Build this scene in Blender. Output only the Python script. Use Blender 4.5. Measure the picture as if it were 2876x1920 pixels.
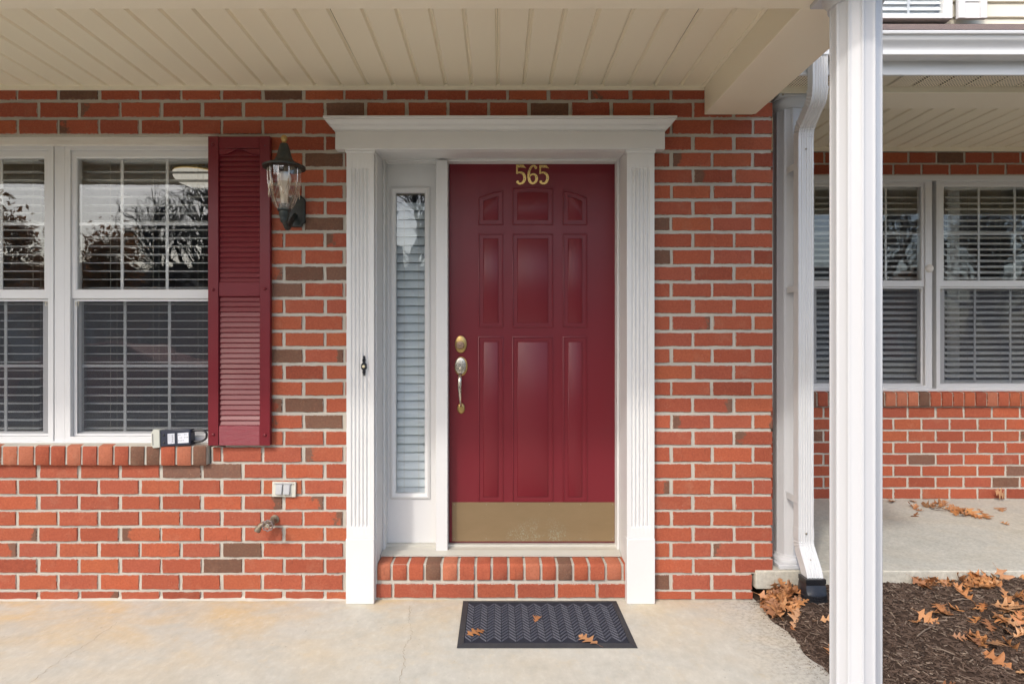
import bpy, bmesh, math, random
from mathutils import Vector, Matrix
R = math.radians
random.seed(7)
for o in list(bpy.data.objects): bpy.data.objects.remove(o)
SC = bpy.context.scene
COL = SC.collection

# ------------------------------------------------------------------ camera
D = 3.0                    # metres from the lens to the brick face (Y = 0)
S = 0.001779               # metres per photo pixel on the brick face
VX, VY, CH = 1399.0, 961.0, 1.288
cam = bpy.data.cameras.new('camera'); co = bpy.data.objects.new('camera', cam); COL.objects.link(co)
co.location = (0, -D, CH); co.rotation_euler = (R(90), 0, 0)
cam.sensor_width = 36; cam.lens = D / S / 2876 * 36
cam.shift_x = (1438 - VX) / 2876; cam.shift_y = (VY - 960) / 2876
cam.clip_start = 0.05; cam.clip_end = 600
SC.camera = co

# ------------------------------------------------------------------ sky and sun
SUN = Vector((-0.60, -1.0, 1.10)).normalized()       # towards the sun
w = bpy.data.worlds.new('World'); SC.world = w; w.use_nodes = True
nt = w.node_tree; bg = nt.nodes['Background']
sky = nt.nodes.new('ShaderNodeTexSky'); sky.sky_type = 'NISHITA'; sky.sun_disc = False
sky.sun_elevation = math.asin(SUN.z); sky.sun_rotation = math.atan2(SUN.x, SUN.y)
sky.air_density = 1.0; sky.dust_density = 3.0; sky.ozone_density = 1.0
nt.links.new(sky.outputs[0], bg.inputs[0]); bg.inputs[1].default_value = 0.15
sl = bpy.data.lights.new('sun', 'SUN'); so = bpy.data.objects.new('sun', sl); COL.objects.link(so)
sl.energy = 0.75; sl.angle = R(3.0); sl.color = (1.0, 0.965, 0.91)
so.rotation_euler = SUN.to_track_quat('Z', 'Y').to_euler(); so.location = (-4, -6, 8)
SC.render.engine = 'CYCLES'; SC.cycles.samples = 160
SC.render.resolution_x = 1024; SC.render.resolution_y = 683
SC.view_settings.view_transform = 'Standard'; SC.view_settings.look = 'None'
SC.view_settings.exposure = 1.12; SC.view_settings.gamma = 1.0
SC.cycles.max_bounces = 10; SC.cycles.transparent_max_bounces = 24

# ------------------------------------------------------------------ helpers
def rr(Y): return 1 + Y / D
def pX(x, Y=0): return (x - VX) * S * rr(Y)
def pZ(y, Y=0): return CH - (y - VY) * S * rr(Y)
def gp(x, y, z=0.0):                     # photo pixel -> point on a level surface of height z
    r = (CH - z) / ((y - VY) * S)
    return Vector(((x - VX) * S * r, D * (r - 1), z))
WL = {}
def wl(o): return WL.get(o.name, Vector((0, 0, 0)))
def props(o, label=None, cat=None, group=None, kind=None):
    if label: o['label'] = label
    if cat: o['category'] = cat
    if group: o['group'] = group
    if kind: o['kind'] = kind
    return o
def link(o, parent, loc):
    COL.objects.link(o); loc = Vector(loc)
    WL[o.name] = loc.copy()
    if parent:
        o.parent = parent; o.location = loc - wl(parent)
    else: o.location = loc
    return o
def thing(name, label, cat, loc, group=None):
    o = bpy.data.objects.new(name, None); o.empty_display_size = 0.1
    link(o, None, loc); return props(o, label, cat, group)

class MB:
    def __init__(s): s.v = []; s.f = []
    def add(s, vs, fs):
        b = len(s.v); s.v += [tuple(v) for v in vs]; s.f += [tuple(i + b for i in f) for f in fs]; return s
    def box(s, x0, x1, y0, y1, z0, z1):
        return s.add([(x0,y0,z0),(x1,y0,z0),(x1,y1,z0),(x0,y1,z0),(x0,y0,z1),(x1,y0,z1),(x1,y1,z1),(x0,y1,z1)],
                     [(0,3,2,1),(4,5,6,7),(0,1,5,4),(1,2,6,5),(2,3,7,6),(3,0,4,7)])
    def ring(s, x0, x1, z0, z1, wx, wz, y0, y1):        # a mitred rectangular frame
        o = [(x0,z0),(x1,z0),(x1,z1),(x0,z1)]; i = [(x0+wx,z0+wz),(x1-wx,z0+wz),(x1-wx,z1-wz),(x0+wx,z1-wz)]
        vs = [(x,y0,z) for x,z in o]+[(x,y0,z) for x,z in i]+[(x,y1,z) for x,z in o]+[(x,y1,z) for x,z in i]
        fs = []
        for k in range(4):
            j = (k+1)%4
            fs += [(k,j,4+j,4+k),(8+k,12+k,12+j,8+j),(k,8+k,8+j,j),(4+k,4+j,12+j,12+k)]
        return s.add(vs, fs)
    def prism(s, poly, y0, y1):                          # (x,z) outline pushed along Y
        n = len(poly)
        return s.add([(x,y0,z) for x,z in poly]+[(x,y1,z) for x,z in poly],
                     [tuple(range(n)), tuple(range(2*n-1,n-1,-1))]+[(k,n+k,n+(k+1)%n,(k+1)%n) for k in range(n)])
    def prismx(s, poly, x0, x1):                         # (y,z) outline pushed along X
        n = len(poly)
        return s.add([(x0,y,z) for y,z in poly]+[(x1,y,z) for y,z in poly],
                     [tuple(range(n)), tuple(range(2*n-1,n-1,-1))]+[(k,n+k,n+(k+1)%n,(k+1)%n) for k in range(n)])
    def prismz(s, poly, z0, z1):
        n = len(poly)
        return s.add([(x,y,z0) for x,y in poly]+[(x,y,z1) for x,y in poly],
                     [tuple(range(n)), tuple(range(2*n-1,n-1,-1))]+[(k,n+k,n+(k+1)%n,(k+1)%n) for k in range(n)])
    def loft(s, rings, cap=True, closed=True):
        n = len(rings[0]); vs = [p for r in rings for p in r]; fs = []
        for a in range(len(rings)-1):
            for k in range(n if closed else n-1):
                j = (k+1)%n; fs.append((a*n+k, a*n+j, (a+1)*n+j, (a+1)*n+k))
        if cap: fs += [tuple(range(n)), tuple(range(len(vs)-1, len(vs)-n-1, -1))]
        return s.add(vs, fs)
    def lathe(s, prof, c, n=24, axis='Z', cap=True, rib=None):
        c = Vector(c); rings = []
        for q, (r, h) in enumerate(prof):
            ring = []
            for k in range(n):
                a = 2*math.pi*k/n; q2 = r*(rib(k, h) if rib else 1)
                u, v = q2*math.cos(a), q2*math.sin(a)
                d = {'Z': (u,v,h), 'Y': (u,-h,v), 'X': (h,u,v)}[axis]
                ring.append(c + Vector(d))
            rings.append(ring)
        return s.loft(rings, cap)
    def tube(s, pts, rad, n=10, cap=True, flat=1.0):
        pts = [Vector(p) for p in pts]; m = len(pts)
        if not isinstance(rad, (list, tuple)): rad = [rad]*m
        rings = []; up = None
        for k, p in enumerate(pts):
            t = (pts[min(k+1,m-1)] - pts[max(k-1,0)]).normalized()
            if up is None:
                up = Vector((1,0,0)) if abs(t.x) < 0.9 else Vector((0,0,1))
            u = (up - t*up.dot(t)).normalized(); v = t.cross(u); up = u
            rings.append([p + rad[k]*(u*math.cos(2*math.pi*a/n) + v*flat*math.sin(2*math.pi*a/n)) for a in range(n)])
        return s.loft(rings, cap)
    def mesh(s, name, origin=None):
        if origin is None:
            xs = list(zip(*s.v)); origin = Vector([(min(a)+max(a))/2 for a in xs])
        me = bpy.data.meshes.new(name)
        me.from_pydata([Vector(v)-origin for v in s.v], [], s.f)
        bm = bmesh.new(); bm.from_mesh(me); bmesh.ops.recalc_face_normals(bm, faces=bm.faces); bm.to_mesh(me); bm.free()
        return me, origin
    def build(s, name, m, parent=None, bevel=0, smooth=None, label=None, cat=None, group=None, kind=None, origin=None, seg=2):
        me, c = s.mesh(name, origin); me.materials.append(m)
        o = bpy.data.objects.new(name, me); link(o, parent, c); props(o, label, cat, group, kind)
        if smooth is not None:
            me.shade_smooth()
            if smooth < 180: me.set_sharp_from_angle(angle=R(smooth))
        if bevel:
            b = o.modifiers.new('bevel', 'BEVEL'); b.width = bevel; b.segments = seg; b.limit_method = 'ANGLE'; b.angle_limit = R(40)
            b.harden_normals = False
            if smooth is None:
                me.shade_smooth(); me.set_sharp_from_angle(angle=R(50))
        return o
def box(name, m, parent, x0, x1, y0, y1, z0, z1, **k):
    return MB().box(x0,x1,y0,y1,z0,z1).build(name, m, parent, **k)

# ------------------------------------------------------------------ materials
class NT:
    def __init__(s, name):
        s.m = bpy.data.materials.new(name); s.m.use_nodes = True; s.t = s.m.node_tree; s.b = s.t.nodes['Principled BSDF']
        s.out = s.t.nodes['Material Output']
    def n(s, typ, ins=None, **kw):
        q = s.t.nodes.new('ShaderNode'+typ)
        for k, v in kw.items(): setattr(q, k, v)
        for k, v in (ins or {}).items(): s.set(q.inputs[k], v)
        return q
    def set(s, sock, v):
        if isinstance(v, bpy.types.NodeSocket): s.t.links.new(v, sock)
        elif isinstance(v, bpy.types.Node): s.t.links.new(v.outputs[0], sock)
        else: sock.default_value = v
    def math(s, op, a, b=0.0, c=None, clamp=False):
        q = s.n('Math', operation=op, use_clamp=clamp); s.set(q.inputs[0], a); s.set(q.inputs[1], b)
        if c is not None: s.set(q.inputs[2], c)
        return q.outputs[0]
    def mix(s, f, a, b, blend='MIX'):
        q = s.n('Mix', data_type='RGBA', blend_type=blend)
        s.set(q.inputs[0], f); s.set(q.inputs[6], a); s.set(q.inputs[7], b); return q.outputs[2]
    def ramp(s, f, stops):
        q = s.n('ValToRGB'); e = q.color_ramp.elements
        while len(e) < len(stops): e.new(0.5)
        for x, (p, c) in zip(e, stops):
            x.position = p; x.color = c if len(c) == 4 else (*c, 1)
        s.set(q.inputs[0], f); return q.outputs[0]
    def coord(s, kind='Object', scale=(1,1,1), loc=None):
        c = s.n('TexCoord').outputs[kind]
        if kind == 'World': pass
        q = s.n('Mapping'); s.set(q.inputs[0], c); q.inputs['Scale'].default_value = scale
        if loc is not None: s.set(q.inputs['Location'], loc)
        return q.outputs[0]
    def wpos(s, scale=(1,1,1)):
        q = s.n('Mapping'); s.set(q.inputs[0], s.n('NewGeometry').outputs['Position']); q.inputs['Scale'].default_value = scale
        return q.outputs[0]
    def noise(s, vec, scale, detail=4, rough=0.55, dist=0.0):
        q = s.n('TexNoise', {'Scale': scale, 'Detail': detail, 'Roughness': rough, 'Distortion': dist}); s.set(q.inputs['Vector'], vec)
        return q.outputs[0]
    def bump(s, h, strength=0.3, dist=0.002, prev=None):
        q = s.n('Bump', {'Strength': strength, 'Distance': dist}); s.set(q.inputs['Height'], h)
        if prev is not None: s.set(q.inputs['Normal'], prev)
        return q.outputs[0]
    def P(s, **k):
        for a, v in k.items(): s.set(s.b.inputs[{'color':'Base Color','rough':'Roughness','metal':'Metallic','normal':'Normal','spec':'Specular IOR Level','coat':'Coat Weight','trans':'Transmission Weight','sss':'Subsurface Weight'}[a]], v)
        return s.m
def c4(c): return (c[0], c[1], c[2], 1)
def scl(c, k): return tuple(min(1, x*k) for x in c[:3])

def simple(name, c, rough=0.5, metal=0.0, var=0.12, vs=6.0, bump=0.1, bs=120.0, stretch=(1,1,1), dirt=0.0, dirtc=(0.25,0.22,0.17), ds=3.0, spec=0.5):
    t = NT(name); p = t.wpos(stretch)
    a = t.noise(p, vs, 5); col = t.mix(a, c4(scl(c, 1-var)), c4(scl(c, 1+var)))
    if dirt:
        d = t.ramp(t.noise(p, ds, 6, 0.7), [(0.5,(0,0,0)),(0.8,(1,1,1))])
        col = t.mix(t.math('MULTIPLY', d, dirt), col, c4(dirtc))
    r = t.math('MULTIPLY_ADD', t.noise(p, vs*3, 3), 0.2, rough-0.1)
    t.P(color=col, rough=r, metal=metal, spec=spec)
    if bump: t.P(normal=t.bump(t.noise(p, bs, 4), bump, 0.001))
    return t.m

BL, BH = 0.1905, 0.0685      # one brick face
def brick_mat(name, kind, BL=BL, BH=BH):
    t = NT(name); oc = t.n('TexCoord').outputs['Object']; rnd = t.n('ObjectInfo').outputs['Random']
    off = t.n('CombineXYZ', {'X': t.math('MULTIPLY', rnd, 31.0), 'Y': t.math('MULTIPLY', rnd, 17.0), 'Z': t.math('MULTIPLY', rnd, 53.0)}).outputs[0]
    va = t.n('VectorMath', operation='ADD'); t.set(va.inputs[0], oc); t.set(va.inputs[1], off); v = va.outputs[0]
    red = t.ramp(t.math('FRACT', t.math('MULTIPLY', rnd, 7.31)), [(0.0,(0.24,0.054,0.031)),(0.15,(0.355,0.084,0.042)),(0.4,(0.305,0.073,0.043)),(0.65,(0.39,0.102,0.045)),(0.8,(0.325,0.082,0.050)),(1.0,(0.415,0.098,0.045))])
    dark = t.ramp(rnd, [(0.0,(0.105,0.068,0.048)),(0.5,(0.13,0.082,0.056)),(1.0,(0.16,0.098,0.072))])
    n1 = t.noise(v, 22, 5, 0.65)
    if kind == 'pale': red = t.mix(0.5, red, c4((0.46,0.19,0.11)))
    if kind in ('red','pale'): base = red
    elif kind == 'dark': base = dark
    else:
        sx = t.n('SeparateXYZ'); t.set(sx.inputs[0], oc)
        g = t.math('ADD', t.math('MULTIPLY', sx.outputs[0], 8.0), t.math('MULTIPLY_ADD', n1, 1.6, -1.25))
        base = t.mix(t.ramp(g, [(0.0,(0,0,0)),(0.12,(1,1,1))]), red, dark)
    base = t.mix(t.math('MULTIPLY', t.ramp(n1, [(0.35,(0,0,0)),(0.75,(1,1,1))]), 0.35), base, t.mix(0.5, base, c4((0.2,0.05,0.03))))
    pits = t.ramp(t.noise(v, 330, 3, 0.6), [(0.63,(0,0,0)),(0.72,(1,1,1))])
    base = t.mix(t.math('MULTIPLY', pits, 0.55), base, c4((0.09,0.03,0.02)))
    spk = t.ramp(t.noise(v, 210, 2, 0.5), [(0.735,(0,0,0)),(0.77,(1,1,1))])
    base = t.mix(t.math('MULTIPLY', spk, 0.75), base, c4((0.55,0.48,0.38)))
    bloom = t.ramp(t.noise(v, 9, 4, 0.7), [(0.55,(0,0,0)),(0.8,(1,1,1))])
    base = t.mix(t.math('MULTIPLY', bloom, 0.22), base, c4((0.46,0.30,0.20)))
    s2 = t.n('SeparateXYZ'); t.set(s2.inputs[0], oc)
    ex = t.math('SUBTRACT', BL/2, t.math('ABSOLUTE', s2.outputs[0])); ez = t.math('SUBTRACT', BH/2, t.math('ABSOLUTE', s2.outputs[2]))
    e = t.math('MINIMUM', ex, ez)
    th = t.math('MULTIPLY_ADD', t.noise(v, 75, 4, 0.7), 0.016, -0.0072)
    smear = t.ramp(t.math('MULTIPLY_ADD', t.math('SUBTRACT', th, e), 700.0, 0.2, clamp=True), [(0.2,(0,0,0)),(0.8,(1,1,1))])
    base = t.mix(t.math('MULTIPLY', smear, 0.85), base, c4((0.42,0.38,0.33)))
    hs = t.noise(v, 420, 4, 0.7); h2 = t.noise(v, 60, 4)
    mp = t.n('Mapping'); t.set(mp.inputs[0], v); mp.inputs['Scale'].default_value = (1, 1, 0.12)
    sc_ = t.ramp(t.noise(mp.outputs[0], 95, 3, 0.6), [(0.68,(0,0,0)),(0.74,(1,1,1))])
    base = t.mix(t.math('MULTIPLY', sc_, 0.4), base, c4((0.12,0.035,0.022)))
    base = t.mix(t.math('MULTIPLY', t.ramp(hs, [(0.3,(0,0,0)),(0.7,(1,1,1))]), 0.28), base, t.mix(0.5, base, c4((0.48,0.15,0.075))))
    hs = t.math('SUBTRACT', hs, sc_)
    mt = t.noise(v, 115, 3, 0.65)
    base = t.mix(t.math('MULTIPLY', t.ramp(mt, [(0.30,(1,1,1)),(0.52,(0,0,0))]), 0.42), base, t.mix(0.65, base, c4((0.13,0.035,0.022))))
    base = t.mix(t.math('MULTIPLY', t.ramp(mt, [(0.52,(0,0,0)),(0.72,(1,1,1))]), 0.30), base, t.mix(0.5, base, c4((0.60,0.22,0.11))))
    nn = t.bump(h2, 0.5, 0.004); nn = t.bump(hs, 0.55, 0.0022, nn)
    return t.P(color=base, rough=0.9, normal=nn, spec=0.25)
M = {}
M['red'] = brick_mat('brick red', 'red'); M['dark'] = brick_mat('brick brown', 'dark'); M['flash'] = brick_mat('brick flashed', 'flash')

def mortar_mat():
    t = NT('mortar'); p = t.wpos()
    c = t.mix(t.noise(p, 14, 6, 0.7), c4((0.40,0.37,0.315)), c4((0.58,0.54,0.46)))
    c = t.mix(t.math('MULTIPLY', t.ramp(t.noise(p, 3.5, 4), [(0.5,(0,0,0)),(0.7,(1,1,1))]), 0.35), c, c4((0.27,0.26,0.24)))
    return t.P(color=c, rough=0.95, normal=t.bump(t.noise(p, 260, 5, 0.7), 0.8, 0.003), spec=0.2)
M['mortar'] = mortar_mat()
for k_ in ('red','dark'): M['far_'+k_] = brick_mat('joined brickwork '+k_, k_, 50.0, 50.0)
for k_ in ('red','dark','flash'): M['up_'+k_] = brick_mat('upright brick '+k_, k_, 0.073, 0.30)
M['up_pale'] = brick_mat('upright brick salmon', 'pale', 0.073, 0.30)

def concrete_mat(name, tan=1.0):
    t = NT(name); p = t.wpos()
    c = t.mix(t.noise(p, 5, 6, 0.65), c4((0.385,0.375,0.325)), c4((0.56,0.545,0.475)))
    st = t.ramp(t.noise(t.wpos((1.0,1.6,1)), 1.9, 6, 0.62, 0.4), [(0.40,(0,0,0)),(0.62,(1,1,1))])
    sp = t.n('SeparateXYZ'); t.set(sp.inputs[0], t.n('NewGeometry').outputs['Position'])
    band = t.math('ADD', t.ramp(t.math('MULTIPLY_ADD', sp.outputs[1], 1.0, 1.0), [(0.25,(0.15,)*3),(0.98,(1,1,1))]), 0.0)
    side = t.ramp(t.math('MULTIPLY_ADD', sp.outputs[0], 0.2, 0.5), [(0.2,(1,1,1)),(0.62,(0.45,)*3)])
    c = t.mix(t.math('MULTIPLY', t.math('MULTIPLY', t.math('MULTIPLY', st, band), side), 0.85*tan), c, c4((0.58,0.42,0.20)))
    c = t.mix(t.math('MULTIPLY', t.ramp(t.noise(p, 11, 6, 0.75), [(0.55,(0,0,0)),(0.75,(1,1,1))]), 0.6*tan), c, c4((0.54,0.45,0.29)))
    spk = t.ramp(t.noise(p, 170, 3, 0.6), [(0.66,(0,0,0)),(0.75,(1,1,1))])
    pat = t.ramp(t.noise(p, 3.2, 4), [(0.42,(0.1,)*3),(0.7,(1,1,1))])
    c = t.mix(t.math('MULTIPLY', t.math('MULTIPLY', spk, pat), 0.6), c, c4((0.17,0.16,0.145)))
    m2 = t.noise(t.wpos((1,0.6,1)), 26, 6, 0.72)
    c = t.mix(t.math('MULTIPLY', t.ramp(m2, [(0.30,(1,1,1)),(0.50,(0,0,0))]), 0.40), c, t.mix(0.5, c, c4((0.25,0.235,0.20))))
    c = t.mix(t.math('MULTIPLY', t.ramp(m2, [(0.52,(0,0,0)),(0.72,(1,1,1))]), 0.35), c, c4((0.66,0.645,0.565)))
    e2 = t.math('MULTIPLY', t.math('SUBTRACT', sp.outputs[0], 0.95), 2.6, clamp=True)
    gr = t.ramp(t.noise(p, 58, 4, 0.7), [(0.44,(0,0,0)),(0.62,(1,1,1))])
    c = t.mix(t.math('MULTIPLY', t.math('MULTIPLY', gr, e2), 0.62*tan), c, c4((0.15,0.135,0.115)))
    pk = t.ramp(t.noise(t.wpos((1,0.45,1)), 75, 2, 0.5), [(0.70,(0,0,0)),(0.745,(1,1,1))])
    c = t.mix(t.math('MULTIPLY', pk, 0.45), c, c4((0.24,0.22,0.185)))
    nn = t.bump(t.noise(p, 35, 5), 0.25, 0.004); nn = t.bump(t.noise(p, 380, 4, 0.7), 0.5, 0.0015, nn)
    return t.P(color=c, rough=0.88, normal=nn, spec=0.3)
M['concrete'] = concrete_mat('concrete'); M['concrete2'] = concrete_mat('neighbour concrete', 0.4)

M['trim'] = simple('white painted trim', (0.66,0.655,0.64), 0.42, var=0.025, vs=4, bump=0.06, bs=90, dirt=0.08)
M['vinyl'] = simple('white window vinyl', (0.66,0.655,0.65), 0.36, var=0.02, bump=0.03, dirt=0.06)
M['oldtrim'] = simple('worn cream head trim', (0.72,0.68,0.62), 0.55, var=0.05, vs=9, bump=0.15, dirt=0.35, ds=14, dirtc=(0.35,0.27,0.2), stretch=(0.4,1,3))
M['cream'] = simple('cream soffit vinyl', (0.86,0.785,0.61), 0.45, var=0.025, vs=3, bump=0.05, bs=160, stretch=(1,0.15,1))
M['creamfl'] = simple('cream aluminium wrap', (0.86,0.785,0.62), 0.42, var=0.02, vs=3, bump=0.03, bs=50)
M['dark'+'gap'] = simple('dark recess', (0.03,0.025,0.02), 0.9)
M['colw'] = simple('white enamelled column', (0.53,0.535,0.545), 0.34, var=0.012, vs=3, bump=0.02, bs=40, dirt=0.05, stretch=(1,1,0.2))
M['spout'] = simple('white downspout enamel', (0.60,0.60,0.595), 0.35, var=0.02, bump=0.02, dirt=0.22, ds=9, dirtc=(0.42,0.38,0.28), stretch=(1,1,0.3))
M['gutter'] = simple('white gutter enamel', (0.68,0.69,0.70), 0.32, var=0.02, bump=0.02, dirt=0.08)
M['brass'] = simple('bright brass', (0.80,0.58,0.22), 0.28, 1.0, var=0.1, vs=60, bump=0.08, bs=300)
M['oldbrass'] = simple('tarnished brass', (0.48,0.33,0.13), 0.36, 1.0, var=0.35, vs=70, bump=0.15, bs=300)
M['nickel'] = simple('worn nickel', (0.60,0.55,0.46), 0.27, 1.0, var=0.12, vs=50, bump=0.05)
M['blackmetal'] = simple('black lantern enamel', (0.018,0.024,0.023), 0.38, var=0.4, vs=30, bump=0.2, bs=180, dirt=0.3, ds=25, dirtc=(0.09,0.10,0.07))
M['blackplastic'] = simple('black plastic', (0.012,0.013,0.016), 0.3, var=0.2, bump=0.05, dirt=0.25, ds=20, dirtc=(0.10,0.08,0.06))
M['rubber'] = simple('mat rubber border', (0.028,0.029,0.033), 0.7, var=0.2, vs=20, bump=0.25, bs=300, dirt=0.2, ds=12, dirtc=(0.12,0.11,0.1))
M['matpile'] = simple('mat ribbed fibre', (0.085,0.088,0.108), 0.95, var=0.5, vs=160, bump=0.9, bs=500, dirt=0.25, ds=60, dirtc=(0.22,0.22,0.24), spec=0.15)
M['matbase'] = simple('mat base fibre', (0.026,0.028,0.038), 0.95, var=0.4, vs=200, bump=0.9, bs=500, spec=0.15)
M['blind'] = simple('white blind slat', (0.84,0.84,0.82), 0.45, var=0.02, bump=0.0)
M['blind2'] = simple('pale blue grey blind slat', (0.72,0.78,0.81), 0.5, var=0.02, bump=0.0)
M['cord'] = simple('blind cord', (0.62,0.58,0.48), 0.8, bump=0)
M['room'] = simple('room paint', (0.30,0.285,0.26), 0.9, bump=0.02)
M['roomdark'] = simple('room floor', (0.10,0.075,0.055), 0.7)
M['creamshut'] = simple('cream louvred shutter vinyl', (0.70,0.66,0.58), 0.45, var=0.02)
M['siding'] = simple('cream vinyl siding', (0.72,0.68,0.56), 0.5, var=0.02, bump=0.1, bs=60, stretch=(0.2,1,4))
M['rust'] = simple('weathered brass valve', (0.23,0.19,0.14), 0.55, 0.75, var=0.5, vs=90, bump=0.5, bs=260)
M['rustred'] = simple('rusty valve wheel', (0.24,0.19,0.18), 0.5, 0.6, var=0.5, vs=120, bump=0.4, bs=300)
M['platebeige'] = simple('beige outlet cover plastic', (0.56,0.545,0.47), 0.5, var=0.05, bump=0.05)
M['greyplastic'] = simple('grey outlet lid plastic', (0.42,0.425,0.43), 0.45, var=0.08, bump=0.05)
M['lockgrey'] = simple('pale grey lockbox plastic', (0.48,0.485,0.42), 0.5, var=0.05)
M['lockblue'] = simple('dark navy lockbox body', (0.016,0.020,0.038), 0.42, var=0.2, bump=0.1)
M['label'] = simple('printed paper label', (0.62,0.63,0.68), 0.5, var=0.05)
M['ink'] = simple('label ink', (0.05,0.05,0.07), 0.6, bump=0)
M['screw'] = simple('screw head', (0.30,0.26,0.20), 0.4, 0.8)
M['ivory'] = simple('ivory bell button', (0.74,0.66,0.42), 0.3)
M['bulb'] = simple('frosted bulb glass', (0.82,0.82,0.84), 0.25, var=0.01, bump=0)
M['bulbbase'] = simple('cream bulb base', (0.66,0.62,0.54), 0.4)
M['wood'] = simple('twig wood', (0.20,0.15,0.11), 0.85, var=0.4, vs=40)
M['soil'] = simple('dark soil', (0.045,0.030,0.022), 0.98, var=0.6, vs=60, bump=1.0, bs=150, spec=0.1)
M['cracktan'] = simple('dark tan crack', (0.26,0.205,0.135), 0.95, bump=0)  # even dark tan for the thin crack strips on the slab

def grain_mat(name, c, rough, coat=0.0):
    t = NT(name); p = t.wpos()
    n = t.noise(t.wpos((14, 14, 1.3)), 6, 5, 0.6, 1.4)
    n2 = t.noise(p, 2.2, 4)
    col = t.mix(t.math('MULTIPLY', n2, 0.6), c4(scl(c,0.9)), c4(scl(c,1.18)))
    rg = t.math('MULTIPLY_ADD', t.noise(p, 5, 5), 0.16, rough-0.08)
    nn = t.bump(n, 0.16, 0.0010); nn = t.bump(t.noise(p, 300, 3), 0.06, 0.0006, nn)
    return t.P(color=col, rough=rg, normal=nn, coat=coat, spec=0.38)
M['door'] = grain_mat('burgundy door paint', (0.155,0.0115,0.0185), 0.33)
M['shutter'] = grain_mat('burgundy shutter vinyl', (0.155,0.013,0.020), 0.33)
def shutter_rail():
    t = NT('burgundy shutter rail grain'); p = t.wpos((1.2,1,9))
    wv = t.n('TexWave', {'Scale': 9.0, 'Distortion': 9.0, 'Detail': 2.0, 'Detail Scale': 1.2}, wave_type='BANDS', bands_direction='Z'); t.set(wv.inputs['Vector'], t.wpos((3.0,1,9)))
    col = t.mix(wv.outputs['Fac'], c4((0.19,0.018,0.028)), c4((0.26,0.05,0.065)))
    return t.P(color=col, rough=0.42, normal=t.bump(wv.outputs['Fac'], 0.5, 0.001))
M['rail'] = shutter_rail()
def kick():
    t = NT('tarnished bronze kick plate'); p = t.wpos()
    c = t.mix(t.noise(t.wpos((1,1,3)), 5, 6, 0.7), c4((0.205,0.140,0.070)), c4((0.265,0.185,0.098)))
    sp = t.n('SeparateXYZ'); t.set(sp.inputs[0], t.n('NewGeometry').outputs['Position'])
    low = t.ramp(sp.outputs[2], [(0.24,(1,1,1)),(0.36,(0,0,0))]); mid = t.ramp(t.math('ABSOLUTE', t.math('SUBTRACT', sp.outputs[0], 0.2)), [(0.08,(1,1,1)),(0.3,(0,0,0))])
    v = t.ramp(t.noise(p, 130, 5, 0.7, 0.5), [(0.50,(0,0,0)),(0.58,(1,1,1))]); v2 = t.ramp(t.noise(p, 11, 4), [(0.5,(0,0,0)),(0.62,(1,1,1))])
    c = t.mix(t.math('MULTIPLY', t.math('MULTIPLY', v, v2), t.math('MULTIPLY', t.math('MULTIPLY', low, mid), 0.55)), c, c4((0.34,0.39,0.30)))
    return t.P(color=c, rough=0.50, metal=0.35, normal=t.bump(t.noise(p, 400, 3), 0.1, 0.0006))
M['kick'] = kick()
def glass_mat(name, refl=0.10, tint=(0.93,0.95,0.94), k=1.0):
    t = NT(name); t.t.nodes.remove(t.b)
    f = t.n('Fresnel', {'IOR': t.math('MULTIPLY_ADD', t.n('NewGeometry').outputs['Backfacing'], -0.8333, 1.5)}).outputs[0]
    fac = t.math('ADD', t.math('MULTIPLY', f, k), refl, clamp=True)
    tr = t.n('BsdfTransparent', {'Color': c4(tint)}); gl = t.n('BsdfGlossy', {'Color': (1,1,1,1), 'Roughness': 0.0})
    wob = t.bump(t.noise(t.wpos(), 3.0, 2), 0.06, 0.02); t.set(gl.inputs['Normal'], wob)
    mx = t.n('MixShader'); t.set(mx.inputs[0], fac); t.set(mx.inputs[1], tr); t.set(mx.inputs[2], gl)
    t.t.links.new(mx.outputs[0], t.out.inputs[0]); return t.m
M['glass'] = glass_mat('window glass', 0.014, (0.95,0.96,0.96))
M['lampglass'] = glass_mat('lantern glass', 0.06, (0.97,0.93,0.885), 1.3)
M['ribglass'] = glass_mat('lantern glass rib', 0.22, (0.86,0.77,0.69), 1.0)
def screen_mat():
    t = NT('insect screen'); t.t.nodes.remove(t.b)
    tr = t.n('BsdfTransparent', {'Color': (1,1,1,1)}); df = t.n('BsdfDiffuse', {'Color': (0.10,0.105,0.12,1)})
    mx = t.n('MixShader'); mx.inputs[0].default_value = 0.34; t.set(mx.inputs[1], tr); t.set(mx.inputs[2], df)
    t.t.links.new(mx.outputs[0], t.out.inputs[0]); return t.m
M['screen'] = screen_mat()
def leaf_mat():
    t = NT('dry oak leaf'); rnd = t.n('ObjectInfo').outputs['Random']; p = t.coord()
    c = t.ramp(rnd, [(0.0,(0.44,0.16,0.045)),(0.2,(0.56,0.27,0.10)),(0.38,(0.24,0.10,0.045)),(0.55,(0.62,0.36,0.18)),(0.72,(0.40,0.17,0.065)),(0.88,(0.50,0.22,0.07)),(1.0,(0.19,0.085,0.045))])
    c = t.mix(t.math('MULTIPLY', t.noise(p, 60, 4), 0.6), c, c4((0.24,0.10,0.04)))
    t.P(color=c, rough=0.55, normal=t.bump(t.noise(p, 120, 3), 0.3, 0.001))
    t.b.inputs['Transmission Weight'].default_value = 0.0
    return t.m
M['leaf'] = leaf_mat()
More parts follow.
